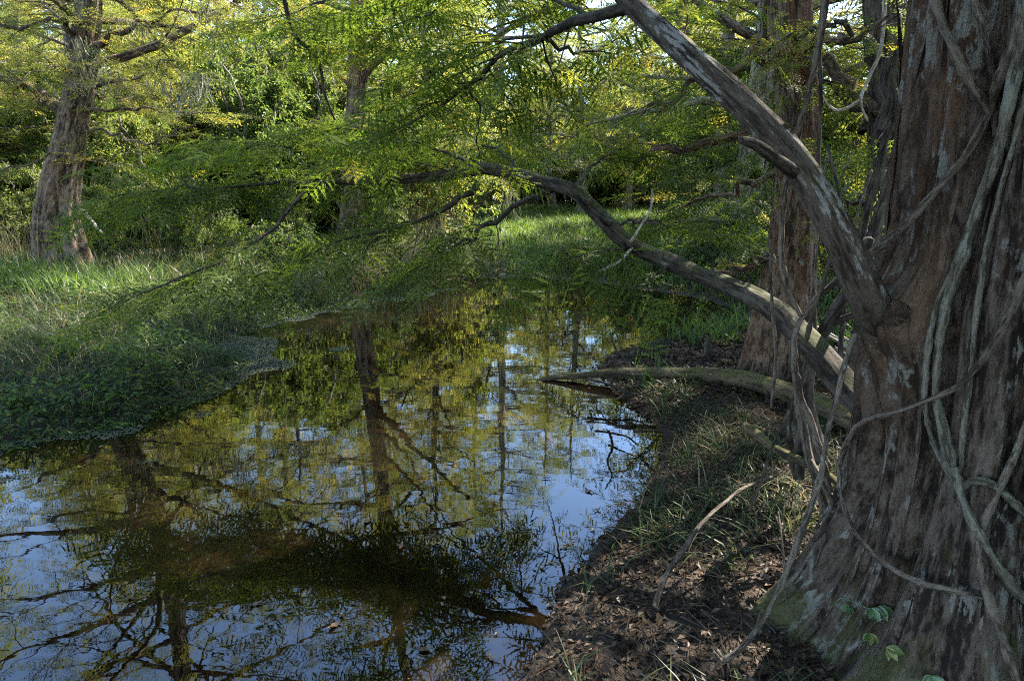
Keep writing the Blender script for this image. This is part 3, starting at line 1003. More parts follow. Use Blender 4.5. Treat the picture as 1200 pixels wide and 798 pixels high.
# ------------------------------------------------------------------ vines on and round the big trunk
VG = "woody vines hanging about the big cypress"
VINES = [  # label, pixel path, depth(s), width in photo pixels, material
    ("long thin vine slanting from the upper right down across the big trunk to the left", [(1212, -40), (1192, 30), (1165, 110), (1142, 165), (1112, 205), (1080, 243), (1040, 282), (992, 321), (955, 352), (932, 388), (930, 425), (938, 465), (950, 495), (962, 535), (972, 575)], (1.60, 1.62, 1.64, 1.64, 1.66, 1.68, 1.72, 1.76, 1.82, 1.9, 1.95, 2.0, 2.02, 2.04, 2.05), 9, M_VINE),
    ("thickest pale green vine hanging down the front of the big trunk", [(1200, -20), (1188, 90), (1168, 185), (1140, 262), (1116, 330), (1102, 395), (1098, 450), (1106, 500), (1117, 545), (1128, 572)], 1.60, 12, M_VINE_PALE),
    ("slim pale vine twinned with the thickest pale vine, on its left side", [(1172, 150), (1150, 225), (1120, 300), (1098, 360), (1087, 420), (1085, 470), (1094, 515), (1108, 545), (1122, 566)], 1.57, 7, M_VINE_PALE),
    ("narrow pale vine running straight down, right of the thickest pale vine", [(1212, 60), (1190, 160), (1168, 240), (1152, 310), (1142, 390), (1136, 450), (1130, 510), (1127, 560)], 1.56, 6, M_VINE_PALE),
    ("dark thin vine sweeping low over the trunk and sagging near the creeper leaves", [(1212, 300), (1190, 355), (1160, 410), (1125, 450), (1080, 472), (1035, 487), (1004, 500), (986, 530), (984, 572), (1000, 618), (1032, 655), (1075, 682), (1120, 692), (1158, 701)], 1.52, 7, M_VINE),
    ("stout pale vine curving from the vine junction to the lower right edge", [(1119, 548), (1128, 580), (1138, 606), (1156, 640), (1180, 676), (1215, 716)], 1.46, 12, M_VINE_PALE),
    ("arched pale vine looping over like a handle at the right edge", [(1130, 590), (1128, 575), (1140, 565), (1158, 566), (1178, 580), (1198, 600), (1222, 624)], 1.44, 9, M_VINE_PALE),
    ("brown vine slanting down at the right edge behind the arched vine", [(1222, 440), (1198, 510), (1178, 560), (1160, 600), (1148, 625)], 1.58, 9, M_VINE),
    ("grey branch leaning against the top of the big trunk", [(1092, -10), (1106, 32), (1124, 75), (1142, 110), (1158, 136)], 1.66, 10, M_VINE),
    ("thin grey stem beside the leaning grey branch, high on the big trunk", [(1140, -10), (1152, 40), (1160, 80), (1163, 120), (1166, 160)], 1.64, 6, M_VINE),
    ("brown vine lying along the base of the big trunk toward the bottom right corner", [(1142, 620), (1150, 670), (1166, 720), (1180, 760), (1192, 805)], 1.40, 11, M_VINE),
    ("dark curved vine falling from the log end toward the leaf litter", [(1002, 392), (985, 450), (972, 500), (960, 560), (940, 620), (910, 700), (876, 750), (848, 775), (836, 766)], (2.15, 2.1, 2.05, 2.0, 1.95, 1.9, 1.88, 1.87, 1.87), 7, M_VINE),
    ("long hanging vine in front of the second reddish cypress", [(968, -20), (963, 40), (950, 94), (939, 140), (930, 180), (920, 230), (916, 290), (922, 335), (938, 370)], 2.3, 7, M_VINE),
    ("straight taut vine hanging at the right flank of the second reddish cypress", [(960, 40), (961, 120), (960, 205)], 2.5, 4, M_DARK),
    ("short dark vine dangling over the arching limb foot", [(972, 300), (965, 330), (950, 375), (944, 400)], 2.3, 5, M_DARK),
    ("pale thin bare hanging twig over the fallen branch", [(903, 280), (905, 350), (908, 420), (904, 478)], 2.6, 4, M_VINE),
]
VB = {}
for lab, pts, Y, wpx, mt in VINES:
    Ys = [Y] * len(pts) if np.isscalar(Y) else Y
    n = 40 * max(1, len(pts) // 3)
    P = np.array([at(px, py, y) for (px, py), y in zip(pts, Ys)])
    if len(VB) < 11:
        dens = smooth([(px, py, 0) for px, py in pts], len(pts) * 6)
        hp = [on_trunk(a_, b_, np.interp(q_, np.arange(len(Ys)), Ys), wpx / 800 * .95 + .012) for q_, (a_, b_, _z) in zip(np.linspace(0, len(pts) - 1, len(dens)), dens)]
        hit = np.array([h_ for _p, h_ in hp])
        P = np.array([p_ for p_, _h in hp])
        depth = P[:, 1].copy()
        if hit.any() and not hit.all():                     # points past the trunk's edge keep the depth of the nearest touching point
            ok = np.nonzero(hit)[0]
            near_ = ok[np.argmin(np.abs(np.arange(len(P))[:, None] - ok[None]), 1)]
            depth = np.where(hit, depth, depth[near_])
        # a taut vine bridges the hollows: follow the front of the bark
        front = np.array([depth[max(0, i_ - 3):i_ + 4].min() for i_ in range(len(P))])
        depth = np.array([front[max(0, i_ - 3):i_ + 4].mean() for i_ in range(len(P))])
        P = np.array([at(a_, b_, y_) for (a_, b_, _z), y_ in zip(dens, depth)])
        Ys = list(depth)
    VB[lab] = 1
    P = smooth(P, n)
    c3 = P * 6
    P = P + 0.006 * np.stack([fbm(c3, 2, 11), fbm(c3, 2, 12), fbm(c3, 2, 13)], -1)
    # keep clear of the trunk's own wood but close to it
    rad = wpx / 800.0 * np.mean(Ys) * 0.5
    g = Geo()
    kn = vnoise(np.column_stack([np.arange(n) * .45, np.zeros(n), np.zeros(n)]), len(lab))
    tube(g, P, rad * (0.95 + 0.16 * np.sin(np.linspace(0, 17, n)) + 0.55 * np.clip(kn - .45, 0, 1)), 14, knobbly(rad * .5, 22, len(lab)), seed=len(lab) * .3)
    o = g.build("vine", mt, origin=P[-1])
    o.location = P[-1]
    tag(o, lab, "vine", VG)

# vertical dark fissured stem that grows with the trunk at the right edge
g = Geo()
P = smooth([(1.74, 1.62, 0.0), (1.66, 1.68, .6), (1.555, 1.79, 1.25), (1.515, 1.84, 2.2), (1.54, 1.86, 3.2)], 90)
tube(g, P, np.linspace(.095, .06, 90), 40, lambda T, L, r: .022 * fbm(np.stack([np.cos(T) * 2.5, np.sin(T) * 2.5, L * 1.5], -1), 3, 91) + .012 * fbm(np.stack([np.cos(T) * 7, np.sin(T) * 7, L * 4], -1), 2, 92))
tag(g.build("woody_stem", M_DARK), "dark ridged woody stem grown against the big trunk at the right edge", "vine", VG)

# ------------------------------------------------------------------ saplings, sticks and the fallen branch behind the big trunk
SG = "thin dark stems between the big trunk and the fallen branch"


def stick(label, pts, w, mt, group=SG, name="sapling_stem", cat="stem", taper=0.6, sides=8):
    P = smooth([at(*c) for c in pts], 34)
    c3 = P * 5
    P = P + 0.010 * np.stack([fbm(c3, 2, 14), fbm(c3, 2, 15), fbm(c3, 2, 16)], -1)
    r = w / 800.0 * np.mean([c[2] for c in pts]) * .5
    g = Geo()
    tube(g, P, np.linspace(r, r * taper, 34), sides, knobbly(r * .25, 9, int(w * 7)))
    o = g.build(name, mt, origin=P[0])
    o.location = P[0]
    return tag(o, label, cat, group)


stick("dark stem rising beside the arching limb and forking behind the big trunk", [(960, 540, 3.0), (945, 470, 3.1), (950, 420, 3.1), (975, 370, 3.1), (1000, 330, 3.1), (1020, 280, 3.1)], 20, M_DARK)
stick("dark stem bending right to rest behind the big trunk", [(938, 560, 3.1), (940, 490, 3.1), (948, 430, 3.1), (972, 385, 3.1), (1003, 368, 3.05), (1035, 355, 3.0)], 12, M_DARK)
stick("pale mossy stem crossing before the fallen branch", [(968, 600, 2.7), (952, 545, 2.75), (940, 490, 2.8), (932, 440, 2.8), (926, 400, 2.8)], 13, M_VINE)
stick("short grey stump stem under the fallen branch", [(936, 560, 3.3), (930, 530, 3.3), (928, 495, 3.3), (929, 470, 3.3)], 15, M_LIMB)
stick("dark stem leaning under the fallen branch with forked foot", [(990, 610, 2.6), (960, 560, 2.7), (944, 520, 2.8), (936, 480, 2.9)], 10, M_VINE)
stick("lying mossy stick running from the grass up to the stem cluster", [(874, 500, 3.5), (905, 522, 3.2), (940, 540, 3.0), (975, 562, 2.8), (1005, 590, 2.6)], 13, M_LOG, name="fallen_stick", cat="stick")
stick("long bent stick leaning over the leaf litter", [(768, 712, 2.35), (784, 672, 2.45), (806, 638, 2.55), (832, 604, 2.7), (868, 574, 2.9), (905, 558, 3.1)], 7, M_VINE, name="fallen_stick", cat="stick")
stick("thin dark stick standing up from the grass right of the pond", [(878, 600, 2.9), (892, 565, 3.0), (905, 525, 3.1), (925, 480, 3.2)], 5, M_DARK, name="fallen_stick", cat="stick")
stick("thin upright stick on the litter near the big trunk foot", [(922, 705, 2.1), (917, 650, 2.2), (912, 600, 2.4)], 3.5, M_VINE, name="fallen_stick", cat="stick")
stick("curved grey root lying on the litter by the bottom edge", [(838, 760, 2.0), (850, 772, 1.98), (868, 758, 2.0), (885, 735, 2.05), (893, 715, 2.1)], 7, M_VINE, name="fallen_stick", cat="stick")

BG = "bare twigs and dry branchlets in mid air"
for lab, pts, w, mt in (
        ("pale forked dry twig hanging before the slender dark trunk", [(1036, 0, 4.4), (1033, 50, 4.4), (1018, 90, 4.3), (1008, 118, 4.2), (1016, 142, 4.2)], 5, M_DRY),
        ("pale crooked twig beside the forked dry twig", [(1008, 118, 4.2), (985, 130, 4.25), (972, 124, 4.3), (962, 108, 4.3)], 4, M_DRY),
        ("pale thin twig rising from the bend of the arching limb foot", [(735, 290, 4.1), (748, 268, 4.05), (760, 248, 4.0), (764, 222, 4.0)], 4, M_DRY),
        ("pale dead twig under the arching limb, pointing down to the water", [(740, 290, 4.05), (728, 304, 3.9), (712, 314, 3.8), (700, 318, 3.75)], 4, M_DRY),
        ("pale fallen twig leaning beside the left cypress's base", [(95, 245, 10.2), (110, 262, 10.2), (122, 275, 10.2)], 5, M_DRY),
        ("dark thin bough crossing the top of the picture left of centre", [(330, -10, 4.5), (345, 40, 4.6), (372, 70, 4.7), (380, 110, 4.8), (392, 140, 4.9)], 5, M_DARK),
        ("grey bare bough slanting over the far shore right of centre", [(860, 262, 5.2), (820, 258, 5.6), (780, 262, 6.0), (745, 258, 6.3)], 5, M_VINE),
        ("dark crooked stem between the second reddish cypress and the big one", [(1000, 470, 4.2), (985, 420, 4.25), (990, 360, 4.3), (978, 300, 4.35), (984, 230, 4.4), (970, 170, 4.5)], 7, M_DARK),
        ("thin crooked stem close left of the big cypress, bending right at its top", [(1018, 440, 3.6), (1004, 380, 3.65), (996, 320, 3.7), (1006, 250, 3.75), (1022, 200, 3.8)], 6, M_VINE)):
    stick(lab, pts, w, mt, BG, "bare_twig", "twig", .45)

# fallen branch from behind the trunk to the water
ctrl = [at(1030, 506, 4.0), at(1000, 494, 4.2), at(960, 474, 4.5), at(915, 456, 4.88), at(870, 444, 5.2), at(825, 439, 5.45), at(770, 437, 5.62), at(715, 437, 5.76), at(680, 440, 5.80), at(645, 443, 5.84), at(632, 445, 5.86)]
P = smooth(ctrl, 130)
rr = np.interp(np.linspace(0, 10, 130), [0, 2, 4, 6, 7, 8, 9, 10], [.072, .068, .061, .052, .042, .030, .022, .017])
fb = empty("fallen_branch", P[60], "mossy brown fallen branch lying from the big trunk to the water with a dark tip", "branch")
g = Geo()
tube(g, P, rr, 24, knobbly(.018, 3, 95))
g.build("log", M_LOG, fb, origin=P[60])
g = Geo()
for pts, r in (([(716, 430, 5.3), (722, 412, 5.28), (717, 396, 5.25), (724, 380, 5.22), (716, 366, 5.2)], .012), ([(716, 414, 5.28), (740, 408, 5.24), (760, 402, 5.2)], .008), ([(690, 444, 5.32), (720, 452, 5.2), (745, 462, 5.1), (770, 456, 5.05)], .012), ([(700, 430, 5.3), (735, 424, 5.3), (752, 414, 5.28)], .012)):
    p = smooth([at(*c) for c in pts], 16)
    tube(g, p, np.linspace(r, r * .4, 16), 6, knobbly(.003, 12, 3))
g.build("twigs", M_DARK, fb, origin=P[60])

# ------------------------------------------------------------------ named trees of the middle distance
rn = np.random.default_rng(303)


def named_tree(name, label, ctrl, radii, mat, limbs, H, seed, sides=60, flare=0.5, spray=SPRAY_MID, spray_len=0.38, crown=None, tint0=0.42, yellow=0.3, flute=4.0, leafmat=None):
    """Trunk through surveyed points, then straight on up to H; limbs are (points, radius, twigs, twig length)."""
    base = np.array(ctrl[0], float)
    top = np.array(ctrl[-1], float)
    d = nrm(top - np.array(ctrl[-2])) * 0.25 + UP * .75
    pts = [np.array(c, float) for c in ctrl]
    while pts[-1][2] < H:
        d = nrm(d + rn.normal(0, .03, 3) + UP * .15)
        pts.append(pts[-1] + d * 1.6)
    n = 150
    P = smooth(pts, n)
    zz = P[:, 2]
    zr = [c[2] for c in pts[:len(radii)]]
    r = np.interp(zz, zr + [H], list(radii) + [0.03])
    r = r + flare * radii[1] * np.exp(-np.clip(zz - base[2], 0, 99) / .55)
    ph = rn.uniform(0, 6)

    def disp(T, L, rr):
        z = L
        w = radii[1] * (0.55 * np.exp(-z / .8) + .07)
        return w * (np.abs(np.sin(flute * T + ph + .2 * np.sin(z))) - .6) + .022 * fbm(np.stack([np.cos(T) * 7, np.sin(T) * 7, z * 1.1], -1), 3, seed) + .03 * fbm(np.stack([np.cos(T) * 2, np.sin(T) * 2, z], -1), 2, seed + 5)
    root = empty(name, base, label, "tree")
    g = Geo()
    tube(g, P, r, sides, disp)
    g.build("trunk", mat, root, origin=base)
    sp = Sprays()
    for lp, lr, nt, tl in limbs:
        g = Geo()
        p = smooth(lp, 16)
        p[2:-1] += rn.normal(0, .03, (13, 3))
        tube(g, p, np.linspace(lr, lr * .3, 16), 10, knobbly(lr * .3, 2, seed))
        if nt:
            bough(p[0], p[1] - p[0], 1, lr * .5, rn, g, sp, spray_len, nt, tl, .16, .35, .15, 5, yellow, path=p, tint0=tint0)
        g.build("limb", mat, root, origin=base)
    tw = Geo()
    if crown:
        z0, z1, nb, spread, zl = crown
        for k in range(nb):
            t = (k + rn.random()) / nb
            z = z0 + (z1 - z0) * t
            i_ = min(np.searchsorted(zz, z), n - 1)
            az = k * 2.399 + rn.normal(0, .4)
            el = rn.uniform(-.05, .35)
            ln = spread * (1 - .65 * t) * rn.uniform(.5, 1.15)
            bough(P[i_], (math.cos(az) * math.cos(el), math.sin(az) * math.cos(el), math.sin(el)), ln, .025 + .012 * ln, rn, tw, sp, spray_len, 10, ln * .4 + .15, zl, .35, .2, 5, yellow, .1, tint0=tint0 + rn.normal(0, .06))
        tw.build("boughs", mat, root, origin=base)["kind"] = "stuff"
    lf = Geo()
    sp.realize(lf, spray, rn)
    lf.build("crown", leafmat or M_CYP_FAR, root, smooth_=False, origin=base)["kind"] = "stuff"
    return root


def seat(x, y, dz=-0.12):
    return np.array([x, y, hz(x, y) + dz])


# second reddish cypress, right of centre behind the arching limb
b = gnd(912, 424, .22)
Y2 = b[1]
named_tree("cypress_tree", "reddish cypress with broad dark flared base standing beyond the fallen branch",
           [seat(b[0] + .02, Y2), at(922, 360, Y2), at(932, 250, Y2), at(934, 130, Y2 + .05), at(925, 0, Y2 + .1)], [.20, .185, .165, .155, .15], M_RED,
           [([at(955, 60, Y2), at(985, 90, Y2 - .4), at(1020, 128, Y2 - .8), at(1060, 140, Y2 - 1.1)], .05, 5, .6),
            ([at(930, 150, Y2), at(880, 160, Y2 - .3), at(820, 170, Y2 - .4), at(770, 176, Y2 - .4), at(735, 186, Y2 - .3)], .045, 10, .75),
            ([at(925, 60, Y2), at(880, 70, Y2 - .3), at(820, 95, Y2 - .5), at(760, 125, Y2 - .5)], .045, 13, .9),
            ([at(940, 40, Y2), at(985, 50, Y2 - .8), at(1040, 20, Y2 - 1.5)], .035, 8, .7),
            ([at(915, 200, Y2), at(870, 220, Y2 + .4), at(820, 235, Y2 + .8), at(770, 250, Y2 + 1.1)], .03, 10, .8),
            ([at(905, 300, Y2), at(860, 318, Y2 - .1), at(810, 324, Y2 - .2)], .03, 3, .3)],
           11, 311, flare=.75, spray=SPRAY_MID, spray_len=.30, crown=(3.2, 10.5, 46, 4.6, .24), tint0=.55, yellow=.4, leafmat=M_CYP)
# dark slender trunk just behind the big one
b = gnd(1035, 430, .25)
Y3 = 5.0
named_tree("cypress_tree", "slender dark trunk half hidden behind the big cypress, hung with twisted vines",
           [seat(at(1030, 400, Y3)[0], Y3), at(1032, 330, Y3), at(1038, 200, Y3), at(1040, 60, Y3), at(1036, -40, Y3)], [.13, .12, .11, .10, .10], M_DARK,
           [([at(1038, 180, Y3), at(1000, 120, Y3 + .2), at(960, 90, Y3 + .3)], .04, 5, .5), ([at(1036, 90, Y3), at(1000, 40, Y3 + .1), at(960, 30, Y3 + .2), at(900, 60, Y3 + .3)], .03, 9, .6),
            ([at(1036, 250, Y3), at(1000, 240, Y3 + .4), at(960, 262, Y3 + .7)], .022, 6, .5)],
           9, 321, sides=30, flare=.5, spray=SPRAY_MID, spray_len=.28, crown=(3.4, 8.6, 14, 2.6, .26), tint0=.6, yellow=.5, leafmat=M_CYP)
for lab, pts, w in (("twisted dark vine leaning on the slender dark trunk, nearer the big cypress", [(1012, 330, 4.2), (1022, 280, 4.25), (1040, 220, 4.3), (1056, 160, 4.35), (1068, 100, 4.4)], 15),
                    ("twisted dark vine leaning on the slender dark trunk, its left companion", [(1004, 320, 4.3), (1012, 260, 4.35), (1030, 190, 4.4), (1048, 130, 4.45), (1052, 60, 4.5)], 10),
                    ("knotted dark vine clump top on the slender dark trunk", [(1036, 150, 4.5), (1044, 120, 4.45), (1040, 96, 4.5), (1048, 70, 4.5)], 20)):
    stick(lab, pts, w, M_DARK, "dark vines on the slender trunk", "vine", "vine", .8)

# left cypress on the grassy bank
b = gnd(74, 314, .25)
YL = b[1]
named_tree("cypress_tree", "big pale barked cypress leaning slightly right on the grassy left bank", [seat(b[0], YL), at(68, 250, YL), at(80, 170, YL), at(93, 100, YL), at(100, 45, YL), at(104, -30, YL)], [.38, .31, .235, .21, .195, .175], M_GREY,
           [([at(80, 140, YL), at(50, 112, YL - .1), at(20, 98, YL - .2), at(-40, 70, YL - .3)], 0.114, 7, 1.2),
            ([at(95, 55, YL), at(80, 30, YL - .3), at(60, 22, YL - .5), at(20, 32, YL - .7), at(-40, 25, YL - 1)], 0.053, 15, 1.3),
            ([at(102, 58, YL), at(125, 48, YL - .2), at(150, 35, YL - .3), at(190, 22, YL - .4), at(250, 12, YL - .5)], 0.053, 18, 1.3),
            ([at(100, 105, YL), at(125, 98, YL - .4), at(160, 90, YL - .7), at(205, 72, YL - 1)], 0.033, 15, 1.0),
            ([at(100, 130, YL), at(130, 129, YL - .3), at(180, 131, YL - .5), at(232, 133, YL - .7)], 0.033, 10, .9),
            ([at(95, 155, YL), at(128, 155, YL - .4), at(165, 167, YL - .7), at(205, 160, YL - .9), at(232, 143, YL - 1)], 0.026, 6, .6),
            ([at(80, 190, YL), at(110, 187, YL - .3), at(140, 200, YL - .6), at(170, 210, YL - .9)], 0.020, 9, .7),
            ([at(98, 120, YL), at(118, 110, YL + .5), at(140, 95, YL + .8)], 0.040, 10, .9),
            ([at(70, 170, YL), at(40, 190, YL - .6), at(0, 200, YL - 1), at(-40, 225, YL - 1.4)], 0.020, 11, .9),
            ([at(95, 85, YL), at(60, 78, YL - .8), at(10, 95, YL - 1.4)], 0.020, 13, 1.0)],
           15, 331, sides=90, flare=.55, spray_len=.36, crown=(3.4, 14.5, 54, 5.4, .24), tint0=.45, yellow=.4)
# centre trunk across the pond, the one that mirrors in the water
b = gnd(412, 286, .22)
YC = b[1]
named_tree("cypress_tree", "straight grey trunk across the pond that is mirrored in the water", [seat(b[0], YC), at(413, 240, YC), at(416, 150, YC), at(419, 60, YC), at(421, -20, YC)], [.32, .245, .215, .20, .19], M_GREY,
           [([at(420, 100, YC), at(440, 75, YC - .2), at(470, 40, YC - .4), at(500, 5, YC - .6), at(540, -40, YC - .8)], .11, 8, 1.4),
            ([at(419, 70, YC), at(450, 30, YC + .2), at(470, -10, YC + .3)], .08, 6, 1.4),
            ([at(417, 110, YC), at(390, 85, YC - .5), at(350, 70, YC - 1)], .05, 9, 1.3),
            ([at(416, 160, YC), at(440, 150, YC - .6), at(480, 150, YC - 1.2), at(530, 160, YC - 1.6)], .05, 11, 1.3)],
           17, 341, sides=60, flare=.4, spray_len=.42, crown=(5.0, 16, 36, 4.4, .29), tint0=.45, yellow=.3)

# ------------------------------------------------------------------ woods behind: prototypes copied one by one
PC = [dict(o=cypress_proto(401, 17, .30, .16, 52, spread=4.2)), dict(o=cypress_proto(402, 15, .24, .20, 46, spread=3.6, tint0=.5, yellow=.35)),
      dict(o=cypress_proto(403, 19, .34, .22, 54, spread=4.8, tint0=.36))]
PB = [dict(o=broad_proto(411, 14, .20, 3.4, 50, .17, 64)), dict(o=broad_proto(412, 11, .15, 2.8, 44, .15, 64, tint0=.62))]
PS = [dict(o=broad_proto(421, 4.2, .045, 1.3, 40, .11, 52, .08, .52, "tall_shrub", 5, M_WOODS, M_SHRUB)), dict(o=broad_proto(422, 3.2, .04, 1.2, 36, .095, 52, .06, .62, "tall_shrub", 6, M_WOODS, M_SHRUB))]
PL = [dict(o=broad_proto(431, 1.1, .012, .5, 26, .075, 24, .05, .45, "leafy_bush", 6, M_DARK, M_SHRUB)), dict(o=broad_proto(432, .8, .010, .45, 24, .06, 24, .05, .6, "leafy_bush", 7, M_DARK, M_SHRUB))]
for d in PS:
    d["o"]["category"] = "shrub"
for d in PL:
    d["o"]["category"] = "bush"
rw = np.random.default_rng(404)
LAB_C = ("feathery cypress standing in the sunlit woods beyond the pond", "cypresses in the woods beyond the pond")
LAB_B = ("yellow green broad leaved tree standing in the woods beyond the pond", "broad leaved trees in the woods beyond the pond")
LAB_S = ("tall sunlit shrub filling the understorey beyond the pond", "tall shrubs in the understorey")
LAB_L = ("low leafy bush on the far shore of the pond", "low bushes on the far shore")


def clearing(x, y):
    """The open grassy strip that runs back from the far shore."""
    c = 0.055 * y + 0.4
    return c - 1.5 - 0.07 * y < x < c + 1.7 + 0.10 * y and 9 < y < 32


def plant(protos, x, y, sc, lab, k=None):
    k = int(rw.integers(len(protos))) if k is None else k
    p = protos[k]
    if lab in (LAB_C, LAB_B, LAB_S):
        side = "left of the grassy clearing" if x < 0.055 * y - 1 else ("right of the grassy clearing" if x > .1 * y + 2 else "at the far end of the grassy clearing")
        dist = "near the pond" if y < 18 else ("amid the woods" if y < 30 else "deep in the woods")
        if lab is LAB_C:
            a = ("tall feathery cypress", "yellowing feathery cypress", "broad dark green cypress")[k]
        elif lab is LAB_B:
            a = ("green broad leaved tree", "yellowish broad leaved tree")[k]
        else:
            a = ("tall green shrub", "bushy yellow green shrub")[k]
        lab = ("%s %s, %s" % (a, side, dist), lab[1])
    z = hz(x, y) - .05
    return place(p, (x, y, z), rw.uniform(0, 6.28), sc * rw.uniform(.88, 1.12), lab[0], lab[1])


ROWS = [(21, 3.6, 24), (28, 4.2, 30), (37, 4.6, 36), (48, 5.5, 42)]
for Y, stepx, half in ROWS:
    x = -half
    while x < half:
        xx, yy = x + rw.uniform(-1.2, 1.2), Y + rw.uniform(-2.5, 2.5)
        x += stepx
        if clearing(xx, yy) or (yy > 33 and abs(xx - .12 * yy) < .045 * yy) or (0 < xx < 9.5 + .1 * yy and yy < 31) or abs(xx - (-3.8)) < 1.6 and yy < 24:
            continue
        if rw.random() < .62:
            plant(PC, xx, yy, (.62 + .011 * Y) if xx > 6 else .0275 * Y, LAB_C)
        else:
            plant(PB, xx, yy, (.66 + .013 * Y) if xx > 6 else .030 * Y, LAB_B)
for x, y, k in ((-12.5, 13, 0), (-16, 9, 2), (-13, 5, 1), (-10.5, 17, 1), (-18, 15, 0), (9.5, 17.5, 2), (7.4, 2.4, 2), (4.6, 13.4, 0), (7.2, 11.6, 1), (9.5, 35, 1)):
    plant(PC, x, y, .9 if x > 0 else .58, LAB_C, k)
for x, y, k, q in ((5.6, 18.5, 2, .72), (2.7, 27, 0, .62)):
    plant(PC, x, y, q, LAB_C, k)
for x, y in ((1.8, 31), (4.6, 28), (7.0, 24)):
    plant(PC, x, y, .6, LAB_C, 1)
for x, y, k in ((2.2, 37, 0), (4.2, 39, 2), (1.2, 41, 1), (3.2, 45, 0), (5.6, 46, 2), (6.8, 37, 1)):
    plant(PC, x, y, .52, LAB_C, k)
for x, y, k in ((-14.5, 17, 0), (-9, 20, 1), (10.2, 13.4, 0)):
    plant(PB, x, y, .8 if x > 0 else .6, LAB_B, k)
# trees round the viewpoint, which close the canopy over the near bank
for x, y, k in ((-3.5, -4, 0), (.8, -3.6, 1), (4.2, -1.2, 2), (-7.5, -2.6, 2), (6.5, -5, 0), (-1.5, -8, 1), (-12, -3, 1), (8.5, .5, 1)):
    plant(PC, x, y, .8, ("feathery cypress standing on the near bank round the viewpoint", "cypresses of the near bank"), k)
# understorey
for x, y in ((1.0, 35), (2.4, 37), (3.6, 36), (4.8, 38), (6.0, 37), (2.0, 41), (4.0, 42), (0, 38), (7.2, 36), (5.2, 33)):
    plant(PS, x, y, 1.7, LAB_S)
for x, y in ((-7.5, 12.6), (-6.2, 13.2), (-5.2, 12.4), (-8.2, 13.6), (-4.6, 14.2), (-2.6, 14.4), (-10.8, 11.6), (5.6, 14.5), (7, 16.5), (8.2, 19), (9.5, 22), (7.4, 25), (9, 28), (6.2, 20.5)):
    plant(PS, x, y, .42, LAB_S)
for Y, stepx, half in ((15.5, 1.9, 16), (19, 2.0, 19), (24, 2.3, 24), (31, 2.8, 28), (40, 3.4, 36), (52, 4.0, 44)):
    x = -half
    while x < half:
        xx, yy = x + rw.uniform(-.8, .8), Y + rw.uniform(-1.6, 1.6)
        x += stepx
        if clearing(xx, yy) and yy < 33 or (-9 < xx < 0 and yy < 17) or pond_sd(np.array([[xx, yy]]))[0] < 1.5:
            continue
        plant(PS, xx, yy, .85 + Y * .018, LAB_S)
for x, y, q in ((-6.5, 18.5, 1.25), (-8.8, 17, 1.2), (-11, 19.5, 1.3), (-13.5, 21, 1.4), (-5.2, 21, 1.3), (-2.8, 20.5, 1.2), (-7.5, 23, 1.5), (-10, 25, 1.6), (-4, 25.5, 1.5), (-1.6, 24, 1.3), (-1.4, 29, 1.6), (-6.2, 28, 1.7), (-14, 26, 1.7), (-16, 18, 1.4), (4.4, 33.5, 1.3), (8, 31, 1.6)):
    plant(PS, x, y, q, LAB_S)
for x, y in ((5.2, 7.8), (6.5, 6.8), (4.4, 9.6), (7.4, 8.6), (-10.5, 12.4), (-12, 10.5), (-9.8, 14), (5.8, 5.0), (4.0, 11.5), (5.5, 11)):
    plant(PS, x, y, .62, LAB_S)
for px, py in ((700, 322), (725, 326), (752, 330), (780, 334), (812, 338), (840, 346), (690, 312), (735, 314), (775, 318), (815, 322), (850, 330), (870, 352), (540, 322), (520, 324), (880, 340), (500, 330), (320, 316), (345, 318)):
    b = gnd(px, py, .2)
    if pond_sd(b[None, :2])[0] > .1:
        plant(PL, b[0], b[1], .75, LAB_L)

LAB_W = ("small leafy weed growing in the wet grass of the left bank", "leafy weeds on the left bank")
for px, py in ((150, 486), (205, 462), (60, 498), (110, 470), (180, 440), (255, 425), (230, 395), (290, 374), (20, 470), (340, 358), (90, 440), (150, 415), (395, 350), (210, 420)):
    b = gnd(px, py, .15)
    plant(PL, b[0], b[1], .17, LAB_W)


# ------------------------------------------------------------------ grasses, reeds and litter (nobody could count them)
def blades(g, P, h, w, bend, az, rng, seg=3, tint=None, stiff=2.0):
    n = len(P)
    t = np.linspace(0, 1, seg + 1)
    dirx, diry = np.cos(az), np.sin(az)
    off = (bend * h)[:, None] * t[None] ** stiff
    zz = h[:, None] * (t[None] - 0.38 * np.clip(bend, 0, 1.4)[:, None] * t[None] ** 2.4)
    cx = P[:, 0:1] + dirx[:, None] * off
    cy = P[:, 1:2] + diry[:, None] * off
    cz = P[:, 2:3] + zz
    tw = rng.uniform(-.9, .9, n)
    sx, sy = -np.sin(az + tw), np.cos(az + tw)
    ww = w[:, None] * (1 - t[None] ** 1.6 * .97) * .5
    Lf = np.stack([cx - sx[:, None] * ww, cy - sy[:, None] * ww, cz], -1)
    Rt = np.stack([cx + sx[:, None] * ww, cy + sy[:, None] * ww, cz], -1)
    V = np.stack([Lf, Rt], 2).reshape(n, -1, 3)
    m = V.shape[1]
    base = (np.arange(n) * m)[:, None]
    q = np.concatenate([base + [2 * s, 2 * s + 1, 2 * s + 3, 2 * s + 2] for s in range(seg)], 0)
    g.add(V.reshape(-1, 3), q, None, None, np.repeat(tint, m))


def scatter(n, box, keep, rng):
    xy = np.stack([rng.uniform(box[0], box[1], n), rng.uniform(box[2], box[3], n)], -1)
    return xy[keep(xy)]


def in_view(xy, m=0.08):
    return (np.abs(xy[:, 0]) < (0.80 + m) * xy[:, 1] + .3) & (xy[:, 1] > 1.5)


rgz = np.random.default_rng(505)


def n2(xy, f, seed):
    return fbm(np.stack([xy[:, 0] * f, xy[:, 1] * f, xy[:, 0] * 0], -1), 3, seed)


